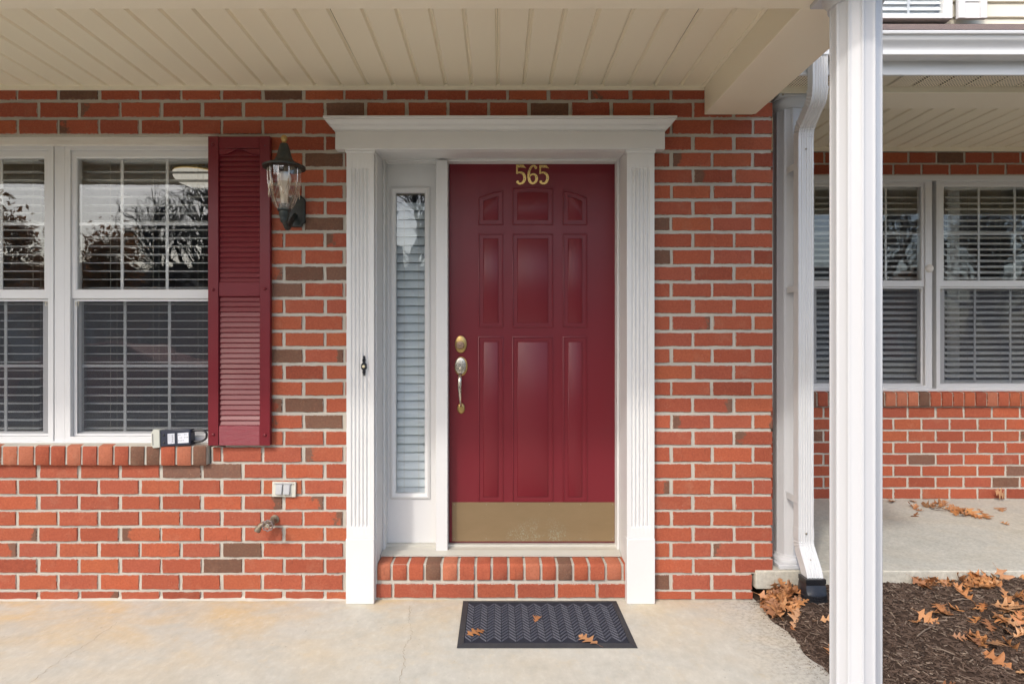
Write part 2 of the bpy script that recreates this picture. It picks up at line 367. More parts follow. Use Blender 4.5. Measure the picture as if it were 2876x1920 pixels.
def mulch_mat(name, a, b, c):
    t = NT(name); p = t.wpos()
    isl = t.n('NewGeometry').outputs['Random Per Island']
    col = t.ramp(isl, [(0.0,a),(0.45,b),(0.8,b),(1.0,c)])
    col = t.mix(t.math('MULTIPLY', t.noise(p, 90, 4), 0.5), col, c4(a))
    return t.P(color=col, rough=0.95, normal=t.bump(t.noise(p, 250, 3), 0.5, 0.002), spec=0.2)
M['mulch'] = mulch_mat('shredded bark mulch', (0.050,0.033,0.024), (0.125,0.084,0.062), (0.32,0.25,0.19))
def shingle_mat():
    t = NT('brown shingles'); p = t.wpos()
    c = t.mix(t.noise(p, 30, 5, 0.7), c4((0.10,0.07,0.06)), c4((0.26,0.19,0.165)))
    return t.P(color=c, rough=0.95, normal=t.bump(t.noise(t.wpos((1,3,3)), 60, 5, 0.7), 1.0, 0.01))
M['shingle'] = shingle_mat()
def vent_mat():
    t = NT('perforated cream soffit'); 
    v = t.n('TexVoronoi', {'Scale': 70.0, 'Randomness': 0.0}); t.set(v.inputs['Vector'], t.wpos((1,1,0)))
    hole = t.ramp(v.outputs['Distance'], [(0.22,(1,1,1)),(0.30,(0,0,0))])
    return t.P(color=t.mix(hole, c4((0.82,0.745,0.58)), c4((0.05,0.04,0.03))), rough=0.5)
M['vent'] = vent_mat()
M['lawn'] = simple('winter lawn', (0.11,0.10,0.045), 0.95, var=0.5, vs=8, bump=0.8, bs=60)
M['asphalt'] = simple('asphalt', (0.055,0.055,0.058), 0.9, var=0.25, vs=4, bump=0.4, bs=200)
M['bark'] = simple('grey tree bark', (0.13,0.112,0.10), 0.95, var=0.4, vs=12, bump=0.8, bs=40)
def folmat():
    t = NT('rust foliage'); c = t.mix(t.noise(t.wpos(), 3, 4), c4((0.30,0.13,0.06)), c4((0.52,0.27,0.13)))
    df = t.n('BsdfDiffuse'); t.set(df.inputs[0], c); tl = t.n('BsdfTranslucent'); t.set(tl.inputs[0], c)
    mx = t.n('MixShader'); mx.inputs[0].default_value = .5; t.set(mx.inputs[1], df); t.set(mx.inputs[2], tl); t.t.links.new(mx.outputs[0], t.out.inputs[0]); return t.m
M['orangeleaf'] = folmat()
M['hsiding'] = simple('pale house siding', (0.58,0.58,0.57), 0.7, var=0.04)
M['hbrick'] = simple('far house brick', (0.30,0.13,0.09), 0.9, var=0.2, vs=20)
M['hroof'] = simple('far house roof', (0.07,0.065,0.065), 0.95, var=0.3)
M['hglass'] = simple('far window glass', (0.03,0.035,0.045), 0.1, var=0.1, bump=0)
M['carred'] = simple('red car paint', (0.40,0.018,0.018), 0.45, var=0.03, bump=0)
M['carglass'] = simple('car window glass', (0.012,0.014,0.018), 0.06, var=0.1, bump=0)
M['tyre'] = simple('tyre rubber', (0.02,0.02,0.021), 0.85)
M['rim'] = simple('alloy rim', (0.55,0.55,0.57), 0.3, 0.9)

# ------------------------------------------------------------------ ground, slabs
def structure(mb, name, m, **k): return mb.build(name, m, kind='structure', **k)
XE = 1.283                                  # right edge of our slab
edge = []
for k in range(41):
    y = -1.36 + k*1.36/40
    edge.append((XE + random.uniform(-.006,.006) + 0.012*math.sin(k*0.7), y))
mb = MB(); mb.prismz([(-4.4,-1.36)] + edge + [(XE,0.14),(-4.4,0.14)], -0.13, 0.0)
slab = structure(mb, 'porch_slab', M['concrete'])
def crack(pts, parent, z, wd):
    vs, fs = [], []
    for k, p in enumerate(pts):
        wv = wd*random.uniform(.35,1.2)
        vs += [(p[0]-wv, p[1], z), (p[0]+wv, p[1], z)]
        if k: fs.append((2*k-2, 2*k-1, 2*k+1, 2*k))
    MB().add(vs, fs).build('crack', M['cracktan'], parent)
def crackpath(pp, n=14, j=0.006):
    g = [gp(*q) for q in pp]; out = []
    for a, b in zip(g, g[1:]):
        for k in range(n):
            t = k/n; q = a.lerp(b, t); out.append((q.x+random.uniform(-j,j), q.y))
    out.append((g[-1].x, g[-1].y)); return out
crack(crackpath([(1150,1700),(1149,1745),(1157,1780),(1134,1825),(1135,1870),(1120,1918)]), slab, 0.0007, 0.0009)
crack(crackpath([(330,1745),(255,1800),(180,1845),(80,1918)]), slab, 0.0007, 0.0008)

ZN = 0.152; YN = 1.347                      # neighbour slab level, neighbour wall face
mb = MB(); mb.box(XE, 6.5, -0.012, YN+0.1, ZN-0.092, ZN)
structure(mb, 'neighbour_porch_slab', M['concrete2'], bevel=0.006)
box('slab_footing', M['soil'], bpy.data.objects['neighbour_porch_slab'], XE+0.05, 6.4, 0.12, YN, -0.12, ZN-0.093)

def sm(a, b, x):
    t = max(0, min(1, (x-a)/(b-a))); return t*t*(3-2*t)
from mathutils import noise as mn
def tz(x, y):                               # mulch surface
    h = -0.005 + 0.085*sm(-0.9,-0.10,y)*sm(XE-0.02,XE+0.16,x) + 0.05*sm(1.6,3.0,x)*sm(-1.0,-0.2,y)
    h += 0.012*mn.noise(Vector((x*6,y*6,0))) + 0.006*mn.noise(Vector((x*21,y*21,3)))
    if x < XE+0.05: h = min(h, 0.004 - 0.02*sm(XE+.03, XE-.03, x))
    return h - 0.10*sm(-2.3,-3.2,y)
vs, fs = [], []; nx, ny = 130, 110
for j in range(ny+1):
    for i in range(nx+1):
        x = XE-0.03 + (6.5-XE+0.03)*(i/nx)**1.6; y = -3.2 + 3.32*(j/ny)**0.8
        vs.append((x, y, tz(x,y)))
for j in range(ny):
    for i in range(nx):
        a = j*(nx+1)+i; fs.append((a,a+1,a+nx+2,a+nx+1))
structure(MB().add(vs, fs), 'mulch_bed', M['soil'], smooth=180)
def chips(n, area, name, keep=None, zf=tz, size=(0.012,0.05), thick=(0.001,0.004)):
    mb = MB()
    for _ in range(n):
        x = area[0] + (area[1]-area[0])*random.random(); y = area[2] + (area[3]-area[2])*random.random()
        if keep and not keep(x, y): continue
        l = random.uniform(*size)*random.uniform(.5,1); wd = random.uniform(0.0025,0.009)*min(1, l/0.03+.3); h = random.uniform(*thick)
        c = Vector((x, y, zf(x,y) + h*0.6)); m = Matrix.Rotation(random.uniform(0,6.3),3,'Z') @ Matrix.Rotation(random.gauss(0,.22),3,'Y') @ Matrix.Rotation(random.gauss(0,.3),3,'X')
        t = random.uniform(.3,.9)
        q = [(-l/2,-wd/2,0),(l/2,-wd*t/2,0),(l/2,wd*t/2,0),(-l/2,wd/2,0)]
        vs = [c + m @ Vector(p) for p in q] + [c + m @ Vector((p[0]*.94,p[1]*.8,h)) for p in q]
        mb.add(vs, [(4,5,6,7),(0,1,5,4),(1,2,6,5),(2,3,7,6),(3,0,4,7)])
    return mb
mb = chips(24000, (XE-0.02, 3.3, -1.5, 0.0), 'x')
mb.build('bark_mulch', M['mulch'], label='dark shredded bark mulch covering the bed beside the porch slab', cat='mulch', kind='stuff')
mb = chips(6500, (XE-0.16, XE+0.03, -1.2, -0.02), 'x', keep=lambda x,y: random.random() < math.exp(-(XE+0.0-x)/0.022)*(.4+.6*mn.noise(Vector((x*9,y*9,1)))), zf=lambda x,y: 0.0005, size=(0.002,0.009), thick=(0.0004,0.0014))
mb.build('spilled_soil', M['mulch'], label='soil crumbs spilled over the edge of the concrete slab', cat='soil', kind='stuff')

# the street side, seen only as light and as mirror images in the panes
structure(MB().box(-120, 120, -160, 60, -0.30, -0.14), 'lawn', M['lawn'])
structure(MB().box(-60, 60, -19.5, -7.5, -0.2, -0.125), 'car_park', M['asphalt'])
structure(MB().box(-4.4, 6.5, -4.2, -1.39, -0.2, -0.12), 'front_walk', M['concrete2'])  # out of view; enlarged to bounce more light onto the porch ceiling
structure(MB().box(-60, 60, -7.5, -7.35, -0.2, -0.02), 'kerb', M['concrete2'])

# ------------------------------------------------------------------ bricks
def brick_mesh(seed, L=BL, H=BH, depth=0.045, m=None):
    rnd = random.Random(seed); per = []
    nx_, nz_ = 7, 3; j = 0.0019
    def jj(): return rnd.uniform(-j, j)
    for k in range(nx_): per.append((-L/2 + L*k/nx_, -H/2))
    for k in range(nz_): per.append((L/2, -H/2 + H*k/nz_))
    for k in range(nx_): per.append((L/2 - L*k/nx_, H/2))
    for k in range(nz_): per.append((-L/2, H/2 - H*k/nz_))
    per = [(x+jj(), z+jj()) for x, z in per]; n = len(per)
    ins = [(x*(1-0.005/L), z*(1-0.005/H)) for x, z in per]
    vs = [(x, rnd.uniform(-.0004,.0004), z) for x, z in ins] + [(x, 0.0028+rnd.uniform(-.0006,.0012), z) for x, z in per] + [(x, depth, z) for x, z in per]
    fs = [tuple(range(n))]
    for k in range(n):
        q = (k+1)%n; fs += [(k, n+k, n+q, q), (n+k, 2*n+k, 2*n+q, n+q)]
    me = bpy.data.meshes.new('brick'); me.from_pydata(vs, [], fs)
    bm = bmesh.new(); bm.from_mesh(me); bmesh.ops.recalc_face_normals(bm, faces=bm.faces); bm.to_mesh(me); bm.free()
    me.materials.append(m); return me
VAR = {k: [brick_mesh(i*3+{'red':0,'dark':100,'flash':200}[k], m=M[k]) for i in range(6 if k=='red' else 3)] for k in ('red','dark','flash')}
def put_brick(parent, cx, Y, cz, w, h, kind='red', flip=None):
    o = bpy.data.objects.new('brick', random.choice(VAR[kind]))
    link(o, parent, (cx, Y + random.uniform(-.0015,.0012), cz))
    o.scale = (w/BL, 1, h/BH)
    f = random.random() < .5 if flip is None else flip
    o.rotation_euler = (random.gauss(0,.004), (math.pi if f else 0) + random.gauss(0,.0035), random.gauss(0,.003)); return o

ROWS = [237,284,333,380,425.5,472,517,561,606.5,651,698,745,791,837,883.5,930,976,1022,1068.5,1114,1161,1207,1253,1299.5,1345,1390,1433.5,1478.5,1522,1567,1611,1658,1683]
XR = 2169.6
DARKS = [(219,268),(784,268),(965,309),(911,448),(907,625),(851,768),(943,768),(802,812),(802,998),(845,1136),(906,1183),(508,1322),(622,1322),(679,1545),(624,1591),(1549,309),(1855,628),(1855,722),(1855,1635)]
FLASH = [(300,309),(20,357),(220,357),(943,998,1),(830,1183),(1920,450,0),(1975,495,0),(1980,450,0),(740,1412,1),(860,1412,1),(900,1456,1),(100,1500,1),(20,1545,1),(1950,906),(1950,1183),(2145,1183),(2030,1135)]
wall = thing('brick_wall', 'red brick wall with scattered brown bricks around the burgundy front door', 'wall', (pX(900), 0, 0))
def openings(i):
    y0, y1 = ROWS[i], ROWS[i+1]; c = (y0+y1)/2; out = []
    if 380 < c < 1253: out.append((-330, 632))
    if 1253 < c < 1299: out.append((-330, 592))
    if c > 400: out.append((1008, 1800))
    return out
def kind_at(xm, ym, x0, x1, y0, y1):
    for d in DARKS:
        if x0 <= d[0] <= x1 and y0 <= d[1] <= y1: return 'dark', None
    for d in FLASH:
        if x0 <= d[0] <= x1 and y0 <= d[1] <= y1: return 'flash', (None if len(d) < 3 else d[2] == 0)
    r = random.random()
    return ('flash' if r < 0.035 else 'red'), None
offmb = {'red': MB(), 'dark': MB()}
def solid_brick(mb, x0, x1, z0, z1, y0=0.0, y1=0.04, e=0.003):
    i = [(x0+e,z0+e),(x1-e,z0+e),(x1-e,z1-e),(x0+e,z1-e)]; o = [(x0,z0),(x1,z0),(x1,z1),(x0,z1)]
    mb.loft([[(x,y0,z) for x,z in i],[(x,y0+e,z) for x,z in o],[(x,y1,z) for x,z in o]])
nb = 0
for i in range(len(ROWS)-1):
    y0, y1 = ROWS[i], ROWS[i+1]; jm = 9.0 if i < 22 else 6.8
    last = i == len(ROWS)-2
    end = XR if i < 30 else 2113
    ph = 48 if i % 2 == 0 else 107; pitch = 114.85 if i % 2 == 0 else 115.0
    segs = []; k = -8
    while True:
        a = ph + pitch*k; b = a + pitch; k += 1
        if a > end: break
        if b > end-30: b = end + 6
        segs.append((a + 4.2 + random.uniform(-1.3,1.3), min(b, end+4.2) - 4.2 + random.uniform(-1.3,1.3)))
        if b >= end: break
    for a, b in segs:
        parts = [(a, b)]
        for (ox0, ox1) in openings(i):
            nxt = []
            for (p, q) in parts:
                if q <= ox0 or p >= ox1: nxt.append((p, q)); continue
                if p < ox0-14: nxt.append((p, ox0-6))
                if q > ox1+14: nxt.append((ox1+6, q))
            parts = nxt
        for p, q in parts:
            p = max(p, VX-3.6/S)
            if q-p > 10:
                za = pZ(y0 + jm/2 + random.uniform(-.6,.6)); zb = pZ(y1 - (jm/2 if not last else 1) + random.uniform(-.6,.6))
                if i == 0: za = pZ(y0+2)
                hid = (591 < (p+q)/2 and q < 735 and 385 < y0 < 1205)      # behind the shutter
                if q < -5 or hid:
                    solid_brick(offmb['red' if random.random() < .9 else 'dark'], pX(p), pX(q), zb, za); continue
                kd, fl = kind_at((p+q)/2, 0, p-4, q+4, y0, y1)
                put_brick(wall, pX((p+q)/2), 0, (za+zb)/2, pX(q)-pX(p), za-zb, kd, fl); nb += 1
# courses of the return wall that faces the neighbour
for i in range(len(ROWS)-1):
    za, zb = pZ(ROWS[i]+5), pZ(ROWS[i+1]-4)
    if zb < ZN: continue
    y = 0.05 + (0.1 if i % 2 else 0)
    while y < YN-0.03:
        b = min(y+0.191, YN-0.012)
        mbx = offmb['red' if random.random() < .9 else 'dark']
        mbx.box(pX(XR)-0.04, pX(XR)+0.0005, y, b, zb, za)
        y += 0.204
for kk, mbx in offmb.items():
    mbx.build('brickwork', M['far_'+kk], wall, kind='stuff')
mm = MB(); yb, yt = 0.0062, 0.105
XL = -3.6
def mbox(x0, x1, yp0, yp1, ): mm.box(pX(x0), pX(x1), yb, yt, pZ(yp1), pZ(yp0))
x_l = VX + XL/S
mbox(x_l, 2166, 180, 382); mbox(632, 1008, 382, 1255); mbox(x_l, -330, 382, 1255); mbox(592, 1008, 1255, 1302); mbox(x_l, 1008, 1302, 1684); mbox(1008, 1800, 382, 400); mbox(1800, 2166, 382, 1611); mbox(1800, 2110, 1611, 1684)
mm.build('mortar', M['mortar'], wall)
MB().box(pX(XR)-0.05, pX(XR)-0.004, yt+0.001, YN, ZN-0.03, 2.75).build('mortar', M['mortar'], wall)
# mortar fillet where the wall meets the slab
mb = MB(); rings = []
for k in range(60):
    x = x_l + (972-x_l)*k/59; hgt = 0.010*random.uniform(.5,1.3); dp = 0.010*random.uniform(.4,1.3)
    rings.append([(pX(x), 0.006, 0.0), (pX(x), -dp, 0.0005), (pX(x), -dp*.4, hgt*.6), (pX(x), 0.006, hgt+.006)])
mb.loft(rings).build('mortar_fillet', M['mortar'], wall, smooth=60)

# rowlock sill under the window
sill = MB()
SJ = [-340+44.1*k for k in range(8)] + [15,60,106,150,194,238,283,327,371,415,457,501,546,588]
wsill = MB().prismx([(-0.0195,pZ(1302)),(0.10,pZ(1300)),(0.10,pZ(1240)),(0.05,pZ(1241)),(-0.017,pZ(1250.2))], pX(-340), pX(586)).build('window_sill', M['mortar'], wall)
for a, b in zip(SJ, SJ[1:]):
    x0, x1 = pX(a+3.2), pX(b-3.2); mb = MB()
    j = lambda: random.uniform(-.0012,.0012)
    yf = -0.024+random.uniform(-.003,.003); zt = pZ(1249.5)+j(); zb_ = pZ(1304)+j()
    prof = [(yf+.004,zb_),(yf,zb_+.006),(yf,zt-.010),(yf+.0035,zt-.003),(yf+.012,zt),(0.052,zt+.013),(0.052,zb_)]
    e = .003
    mid = lambda dx, s_: [(dx, (y-0.014)*s_+0.014, (z-(zt+zb_)/2)*s_+(zt+zb_)/2) for y, z in prof]
    mb.loft([mid(x0,.975), mid(x0+.0018,1), mid(x1-.0018,1), mid(x1,.975)])
    kd = 'dark' if (371 <= a < 457 or a == 546) else random.choice(['red','pale','pale','flash'])
    mb.build('brick', M['up_'+kd], wsill, smooth=35)

# ------------------------------------------------------------------ brick step under the door
step = thing('brick_step', 'low red brick step with upright bricks under the door threshold', 'step', (pX(1400), 0, 0))
MB().box(pX(1040), pX(1772), 0.010, 0.30, 0.0, pZ(1584)-0.004).build('mortar', M['mortar'], step)
SJ = [1056,1099,1145,1192,1240,1287,1336,1381,1428,1473,1520,1565,1610,1655,1702,1749,1762]
for q, (a, b) in enumerate(zip(SJ, SJ[1:])):
    x0, x1 = pX(a+3.6), pX(b-3.6); yf = random.uniform(-.002,.002); zt = pZ(1584)+random.uniform(-.001,.001); zb_ = pZ(1629)+random.uniform(-.001,.001)
    if x1-x0 < 0.004: continue
    prof = [(yf+.003,zb_),(yf,zb_+.004),(yf,zt-.018),(yf+.004,zt-.007),(yf+.012,zt-.001),(yf+.022,zt),(0.130,zt+.003),(0.130,zb_)]
    mid = lambda dx, s_: [(dx, (y-0.06)*s_+0.06, (z-(zt+zb_)/2)*s_+(zt+zb_)/2) for y, z in prof]
    MB().loft([mid(x0,.965), mid(x0+.003,1), mid(x1-.003,1), mid(x1,.965)]).build('brick', M['up_'+('dark' if q in (3,11) else ('flash' if q in (1,5,8,12) else ('pale' if q in (0,4,9,14) else 'red')))], step, smooth=35)
SJ = [1052,1103,1220,1336,1450,1563,1677,1763]
for a, b in zip(SJ, SJ[1:]):
    put_brick(step, pX((a+b)/2), 0.001, (pZ(1640)+pZ(1678))/2, pX(b-4)-pX(a+4), pZ(1640)-pZ(1678), 'red')

# ------------------------------------------------------------------ door surround
YP = -0.037; YD = 0.222
sur = thing('door_surround', 'white painted door surround with fluted pilasters and moulded cornice', 'door frame', (pX(1400), 0, 0))
def pilaster(x0, x1):
    X0, X1 = pX(x0, YP), pX(x1, YP); w_ = X1-X0; nf = 5; mg = 0.020; fw = (w_-2*mg)/nf
    xs, dep = [0.0, mg-.001], [0, 0]
    for f in range(nf):
        for k in range(9):
            u = k/8; xs.append(mg + f*fw + fw*(0.11 + 0.78*u)); dep.append(math.sin(math.pi*u)**.7 if 0<u<1 else 0)
    xs += [w_-mg+.001, w_]; dep += [0, 0]
    zt, zb_ = pZ(472,YP), pZ(1480,YP); ztop, zbot = pZ(431,YP), pZ(1511,YP)
    lv = [(zbot,0)]
    for k in range(6): lv.append((zb_ + .012*k/5, math.sqrt(max(0,1-(1-k/5)**2))))
    for k in range(6): lv.append((zt - .012*(1-k/5), math.sqrt(max(0,1-(k/5)**2))))
    lv.append((ztop,0))
    rings = [[(X0+x, YP+0.0075*d*fct, z) for x, d in zip(xs, dep)] + [(X1, 0.004, z), (X0, 0.004, z)] for z, fct in lv]
    p = MB().loft(rings).build('pilaster', M['trim'], sur, smooth=40)
    box('plinth', M['trim'], p, X0-.002, X1+.002, YP-.006, 0.004, 0.0, zbot-0.0005, bevel=.003)
    MB().loft([[(X0-d,YP-d,z),(X1+d,YP-d,z),(X1+d,0.004,z),(X0-d,0.004,z)] for z, d in ((ztop+.0005,.001),(ztop+.008,.006),(ztop+.014,.006),(ztop+.017,.010),(pZ(418,YP),.010))]).build('capital', M['trim'], p, smooth=30)
pilaster(973, 1050); pilaster(1761, 1838)
# frieze and crown
YF = -0.052
fx0, fx1 = pX(941,YF), pX(1868,YF)
fr = box('frieze', M['trim'], sur, fx0, fx1, YF, 0.004, pZ(418.5,YF), pZ(368,YF), bevel=.003)
def crown_ring(d, z): return [(fx0-d, YF-d, z), (fx1+d, YF-d, z), (fx1+d, 0.004, z), (fx0-d, 0.004, z)]
z0 = pZ(368,YF); prof = [(.002,0),(.006,.002),(.006,.010),(.012,.013),(.019,.020),(.024,.030),(.026,.036),(.034,.038),(.037,.046),(.045,.056),(.055,.063),(.058,.067),(.058,.078),(.066,.080),(.066,.094)]
MB().loft([crown_ring(d*0.70, z0+h*0.62) for d, h in prof]).build('crown_moulding', M['trim'], fr, smooth=25)
# jambs: the reveal boards round the recess
zh = pZ(455, 0.05)
jx0, jx1 = pX(1081,YD), pX(1733,YD)
def brd(name, *a, **k): return box(name, M['trim'], sur, *a, bevel=.002, **k)
brd('jamb', pX(1049.5,YP)-.012, jx0-0.0, 0.0045, YD+.05, 0.0, 2.32)
brd('jamb', jx1+0.0, pX(1761,YP)+.012, 0.0045, YD+.05, 0.0, 2.32)
MB().prismx([(YP+.006,pZ(418.5,YF)-.001),(0.10,pZ(440,0.1)),(YD+.05,pZ(449,YD)),(YD+.05,2.32),(YP+.006,2.32)], jx0+.001, jx1-.001).build('head_jamb', M['trim'], sur, smooth=20)
# brickmould steps of the frame
for (a, b, y0, y1, z1) in ((jx0, jx0+.012, YD-.06, YD+.04, pZ(452,YD)), (jx1-.012, jx1, YD-.06, YD+.04, pZ(452,YD))):
    brd('stop', a+.0005 if a == jx0 else a, b-.0005 if b == jx1 else b, y0, y1, 0.19, z1)
brd('stop', jx0+.013, jx1-.013, YD-.055, YD+.04, pZ(461,YD), pZ(449,YD)-.001)
# mullion between door and sidelight
YM = YD-0.075
brd('mullion', pX(1224,YM), pX(1257,YM), YM, YD+.045, 0.192, pZ(461,YD)-.001)
# threshold: aluminium sill with ribs
th = MB(); zT = pZ(1584)+.0045
th.prismx([(0.095,zT),(0.095,zT+.006),(0.150,zT+.014),(0.198,zT+.019),(0.199,zT+.028),(YD+.05,zT+.028),(YD+.05,zT)], jx0+.002, jx1-.002)
for k in range(6):
    y = 0.105+k*.0085; z = zT+.006+.008*(y-.095)/.055
    th.box(jx0+.004, jx1-.004, y, y+.003, z, z+.0022)
th.build('threshold', simple('aluminium sill', (0.56,0.54,0.48), 0.45, 0.35, var=0.08, dirt=0.2), sur)
# ---- sidelight panel
sd = thing('sidelight', 'narrow white sidelight window beside the burgundy door', 'window', (pX(1150,YD), YD, pZ(1523,YD)))
YS = YD+0.004
gx0, gx1, gz0, gz1 = pX(1112,YS), pX(1193,YS), pZ(1384,YS), pZ(541.5,YS)
px0, px1, pz0, pz1 = jx0+.0125, pX(1224,YS)+.03, zT+.029, pZ(461,YS)-.0015
wx, wz = gx0-px0, 0
pn = MB()
pn.box(px0, gx0-.018, YS, YS+.035, pz0, pz1); pn.box(gx1+.018, px1, YS, YS+.035, pz0, pz1)
pn.box(gx0-.018, gx1+.018, YS, YS+.035, pz0, gz0-.018); pn.box(gx0-.018, gx1+.018, YS, YS+.035, gz1+.018, pz1)
pn.build('panel', M['trim'], sd)
mo = MB()
rp = [(-.030,0.0),(-.030,-.006),(-.024,-.011),(-.016,-.012),(-.012,-.009),(-.004,-.006),(0.0,-.001),(0.0,.02)]
mo.loft([[(gx0+d,YS+y,gz0+d),(gx1-d,YS+y,gz0+d),(gx1-d,YS+y,gz1-d),(gx0+d,YS+y,gz1-d)] for d, y in rp], cap=False).build('moulding', M['trim'], sd, smooth=35)
box('pane', M['glass'], sd, gx0-.001, gx1+.001, YS+.012, YS+.016, gz0-.001, gz1+.001)
def blind(name, label, x0, x1, z0, z1, y, pitch, tilt, m, cords, group=None, wd=0.05, head=True, hangc=True):
    b = thing(name, label, 'blind', ((x0+x1)/2, y, z0), group)
    if head: box('head_rail', m, b, x0, x1, y-.028, y+.028, z1-.03, z1, bevel=.002)
    n = int((z1-.04-z0)/pitch)
    ct, st = math.cos(tilt), math.sin(tilt)
    sl_ = MB(); pr = []
    for k in range(7):
        u = -wd/2 + wd*k/6; pr.append((u, .0022*(1-(2*u/wd)**2)))
    poly = [(u*ct - v*st, u*st + v*ct) for u, v in pr] + [(u*ct - (v-.0022)*st, u*st + (v-.0022)*ct) for u, v in reversed(pr)]
    sl_.prismx(poly, -(x1-x0)/2+.004, (x1-x0)/2-.004)
    me, c = sl_.mesh('slat', Vector((0,0,0))); me.materials.append(m); me.shade_smooth(); me.set_sharp_from_angle(angle=R(40))
    for k in range(n):
        o = bpy.data.objects.new('slat', me); link(o, b, ((x0+x1)/2, y, z0+.02+pitch*k)); o.rotation_euler = (random.gauss(0,.02), random.gauss(0,.0012), 0)
    box('bottom_rail', m, b, x0+.003, x1-.003, y-.026, y+.026, z0-.012, z0+.002, bevel=.002)
    for cx in cords:
        mb = MB()
        for yy in (-wd*.52*ct-.001, wd*.52*ct+.001): mb.tube([(cx, y+yy, z0), (cx, y+yy, z1-.03)], .0007, 5)
        mb.build('ladder_cord', M['cord'], b)
    return b
bx = blind('sidelight_blind', 'pale closed slat blind behind the narrow sidelight pane', gx0-.012, gx1+.012, gz0-.02, gz1+.05, YS+.06, 0.0470, R(68), M['blind2'], [pX(1136,YS+.06), pX(1177,YS+.06)], head=False)

# ------------------------------------------------------------------ the front door
door = thing('front_door', 'closed burgundy front door with nine moulded panels and brass numbers', 'door', (pX(1495,YD), YD, pZ(1520,YD)))
def inset(poly, d):
    n = len(poly); out = []
    for k in range(n):
        p0, p1, p2 = Vector(poly[k-1]), Vector(poly[k]), Vector(poly[(k+1)%n])
        a, b = (p1-p0).normalized(), (p2-p1).normalized()
        na, nb_ = Vector((-a.y,a.x)), Vector((-b.y,b.x))
        h = (na+nb_); h = h/ max(.2, h.length_squared/2) ; out.append(tuple(p1 + h*d))
    return out
DX = [1262,1345.5,1411.5,1441,1551.5,1583,1647,1731]; 
def X(p): return pX(p, YD)
def Z(p): return pZ(p, YD)
leaf = MB()
def fq(pts, y=YD): leaf.add([(X(a), y, Z(b)) for a, b in pts], [tuple(range(len(pts)))])
T, B_ = 459, 1522
def top1(c):
    if c == 0: return [(1345.5,557),(1361,550.5),(1378,544.5),(1395,540),(1411.5,537)]
    if c == 1: return [(1441,531)] + [(1441+110.5*k/8, 531-4.2*math.sin(math.pi*k/8)) for k in range(1,8)] + [(1551.5,531)]
    return [(1583,537),(1599,540),(1616,544.5),(1632,550.5),(1647,557)]
rows = [(658,918),(947,1406)]
panels = []
for c in range(3):
    a, b = DX[1+2*c], DX[2+2*c]; t = top1(c)
    fq([(a,T),(b,T)] + list(reversed(t)))
    panels.append([(a,630),(b,630)] + list(reversed(t)))
    fq([(a,630),(b,630),(b,658),(a,658)]); fq([(a,918),(b,918),(b,947),(a,947)]); fq([(a,1406),(b,1406),(b,B_),(a,B_)])
    for (u, v) in rows: panels.append([(a,v),(b,v),(b,u),(a,u)])
for s0, s1 in ((0,1),(2,3),(4,5),(6,7)):
    fq([(DX[s0],T),(DX[s1],T),(DX[s1],B_),(DX[s0],B_)])
# body of the leaf behind its face
x0, x1, z0_, z1_ = X(DX[0]), X(DX[-1]), Z(B_), Z(T)
leaf.add([(x0,YD,z0_),(x1,YD,z0_),(x1,YD,z1_),(x0,YD,z1_),(x0,YD+.042,z0_),(x1,YD+.042,z0_),(x1,YD+.042,z1_),(x0,YD+.042,z1_)], [(4,5,6,7),(0,1,5,4),(1,2,6,5),(2,3,7,6),(3,0,4,7)])
me, c = leaf.mesh('door_leaf'); me.materials.append(M['door']); o = bpy.data.objects.new('door_leaf', me); link(o, door, c)
for pl in panels:
    w3 = [(X(a), Z(b)) for a, b in pl]
    prof = [(-.0045,.0002),(-.0045,-.003),(-.002,-.0045),(.001,-.0038),(.004,.004),(.0060,.012),(.009,.0145),(.0125,.0140),(.0165,.0095),(.0215,.0025),(.0245,-.0038),(.0265,-.0050)]
    if abs(w3[0][1]-Z(630)) < 1e-6 and (w3[1][0]-w3[0][0]) < .15: pass
    rings = []
    for d, y in prof: rings.append([(x, YD+y, z) for x, z in inset(w3, d)])
    MB().loft(rings).build('panel', M['door'], door, smooth=45)
# kick plate
kp = box('kick_plate', M['kick'], door, X(1270), X(1726), YD-.0025, YD-.0003, Z(1519), Z(1409.5), bevel=.0006)
for yy in (1415.5, 1511):
    for xx in (1276,1366,1454,1543,1631,1721):
        MB().lathe([(.0032,0),(.003,.0008),(.0014,.0011)], (X(xx), YD-.0025, Z(yy)), 10, 'Y').build('screw', M['screw'], kp, smooth=40)
# numbers
def ribbon(mb, pts, y0, y1):
    L_, R_ = [], []
    for k, (x, z, wd) in enumerate(pts):
        a = Vector(pts[max(k-1,0)][:2]); b = Vector(pts[min(k+1,len(pts)-1)][:2]); t = (b-a).normalized(); n = Vector((-t.y,t.x))*wd/2
        L_.append((x+n.x, z+n.y)); R_.append((x-n.x, z-n.y))
    rings = [[(X(l[0]),y0,Z(l[1])),(X(r[0]),y0,Z(r[1])),(X(r[0]),y1,Z(r[1])),(X(l[0]),y1,Z(l[1]))] for l, r in zip(L_, R_)]
    mb.loft(rings)
def spl(pts, n=4):
    out = []
    for k in range(len(pts)-1):
        p = [Vector(pts[max(0,min(len(pts)-1,k+q))]) for q in (-1,0,1,2)]
        for q in range(n):
            t = q/n; out.append(tuple(.5*((2*p[1])+(p[2]-p[0])*t+(2*p[0]-5*p[1]+4*p[2]-p[3])*t*t+(3*p[1]-p[0]-3*p[2]+p[3])*t**3)))
    out.append(tuple(pts[-1])); return out
def disc(mb, x, z, r, y0, y1): mb.prism([(X(x+r*math.cos(a*math.pi/8)), Z(z+r*math.sin(a*math.pi/8))) for a in range(16)], y0, y1)
